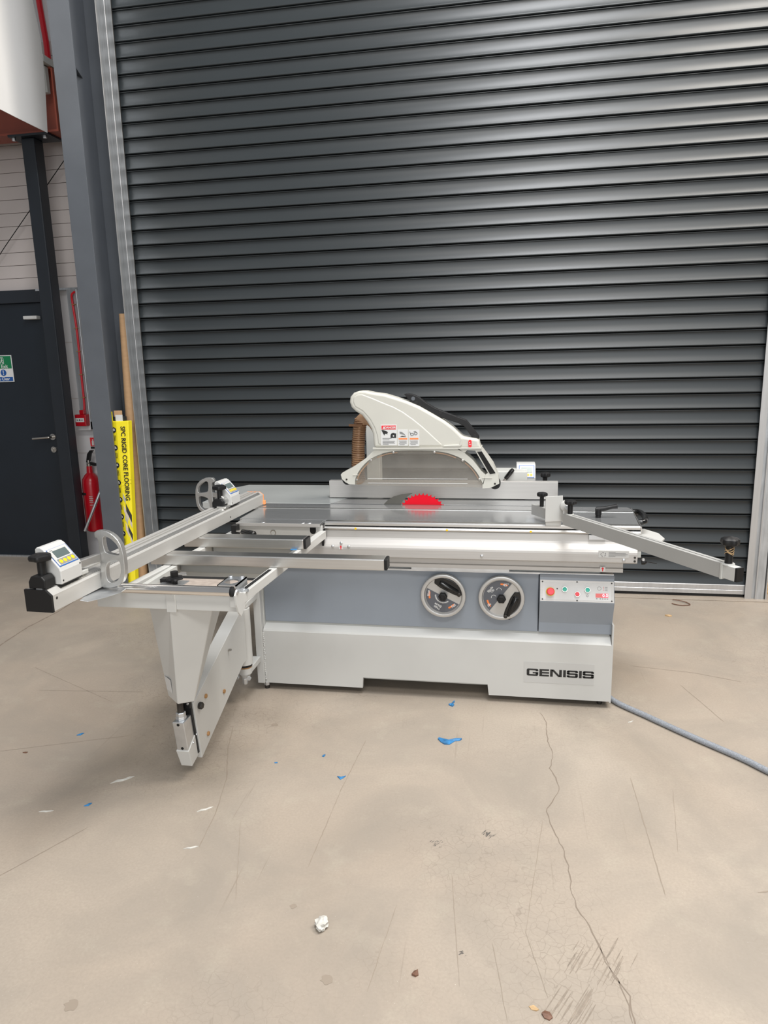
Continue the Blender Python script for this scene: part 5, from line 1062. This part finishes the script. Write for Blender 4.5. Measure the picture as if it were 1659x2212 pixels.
scrap('tape_scrap', rel(-1.826, 2.527, [(-10, -10), (4, 10), (12, 14), (6, -6)]), 0.004, 'tape_blue', 'blue tape scrap farthest left on the floor', 'tape', TG)
scrap('tape_scrap', rel(-1.496, 2.066, [(-10, -10), (0, 8), (10, 12), (6, -6)]), 0.004, 'tape_blue', 'blue tape scrap left of the swing arm near the shadow', 'tape', TG)
PG = 'white paper shreds on the floor'
for x, y, r_, lab in ((-1.453, 2.231, 0.045, 'long white paper shred lying in the swing arm shadow'), (-1.625, 2.009, 0.026, 'crumpled white paper shred farthest left'), (-1.054, 2.10, 0.03, 'thin white paper shred in front of the swing arm'), (-1.015, 1.898, 0.024, 'white paper shred nearest the camera left of centre'), (0.552, 2.946, 0.018, 'pale curl of shaving beside the grey cable')):
    a = random.uniform(0.1, 0.6); c, s = math.cos(a), math.sin(a)
    L = [(-1, -0.12), (-0.4, 0.16), (0.1, 0.02), (0.6, 0.22), (1, 0.1), (0.5, -0.1), (0.0, -0.2), (-0.5, -0.1)]
    scrap('paper_shred', [(x+r_*(u*c-v*s), y+r_*(u*s+v*c)) for u, v in L], 0.003, 'paper_white', lab, 'paper', PG)
bm = bmesh.new(); bmesh.ops.create_icosphere(bm, subdivisions=3, radius=1.0)
for v in bm.verts:
    n = 1+0.22*math.sin(v.co.x*7+1)*math.cos(v.co.y*6)+0.15*math.sin(v.co.z*9+v.co.x*4); v.co = V(v.co.x*0.017*n-0.498, v.co.y*0.022*n+1.636, max(0.0, 0.013+v.co.z*0.014*n))
tag(obj('paper_ball', bm, 'paper_white', None, smooth=True, loc=(-0.498, 1.636, 0)), 'crumpled white paper ball in the foreground', 'paper')
scrap('dirt_clod', rel(-0.216, 1.519, [(-9, -4), (-4, 8), (6, 9), (9, -2), (2, -8)]), 0.008, 'leaf_brown', 'small dark clod of dirt in the foreground', 'dirt')
scrap('dry_leaf', rel(0.114, 1.449, [(-12, 2), (-4, 12), (8, 8), (14, -4), (6, -12), (-6, -8)]), 0.006, 'leaf_brown', 'dark brown dry leaf at the bottom edge', 'leaf')
scrap('wood_chip', rel(0.086, 1.462, [(-14, 6), (-2, 10), (10, 0), (4, -4), (-8, -2)]), 0.003, 'timber', 'light wood chip touching the dry leaf', 'wood chip')
scrap('dry_leaf', rel(0.998, 4.328, [(-18, 2), (-6, 14), (12, 8), (22, -4), (4, -14)]), 0.010, 'timber', 'brown wood scrap on the floor behind the saw at right', 'wood chip')
scrap('dirt_clod', rel(-1.97, 2.36, [(-10, -3), (-4, 6), (9, 4), (7, -4)]), 0.003, 'leaf_brown', 'dark speck of dirt at the far left', 'dirt')
tag(obj('wire_curl', B(tube, smoothpath([(1.09, 4.63, 0.008), (1.15, 4.60, 0.008), (1.18, 4.55, 0.004), (1.12, 4.53, 0.004), (1.07, 4.56, 0.004)], 6), 0.003, 6), 'leaf_brown', None, loc=(1.1, 4.58, 0)), 'thin curl of wire on the floor at the shutter foot', 'wire')
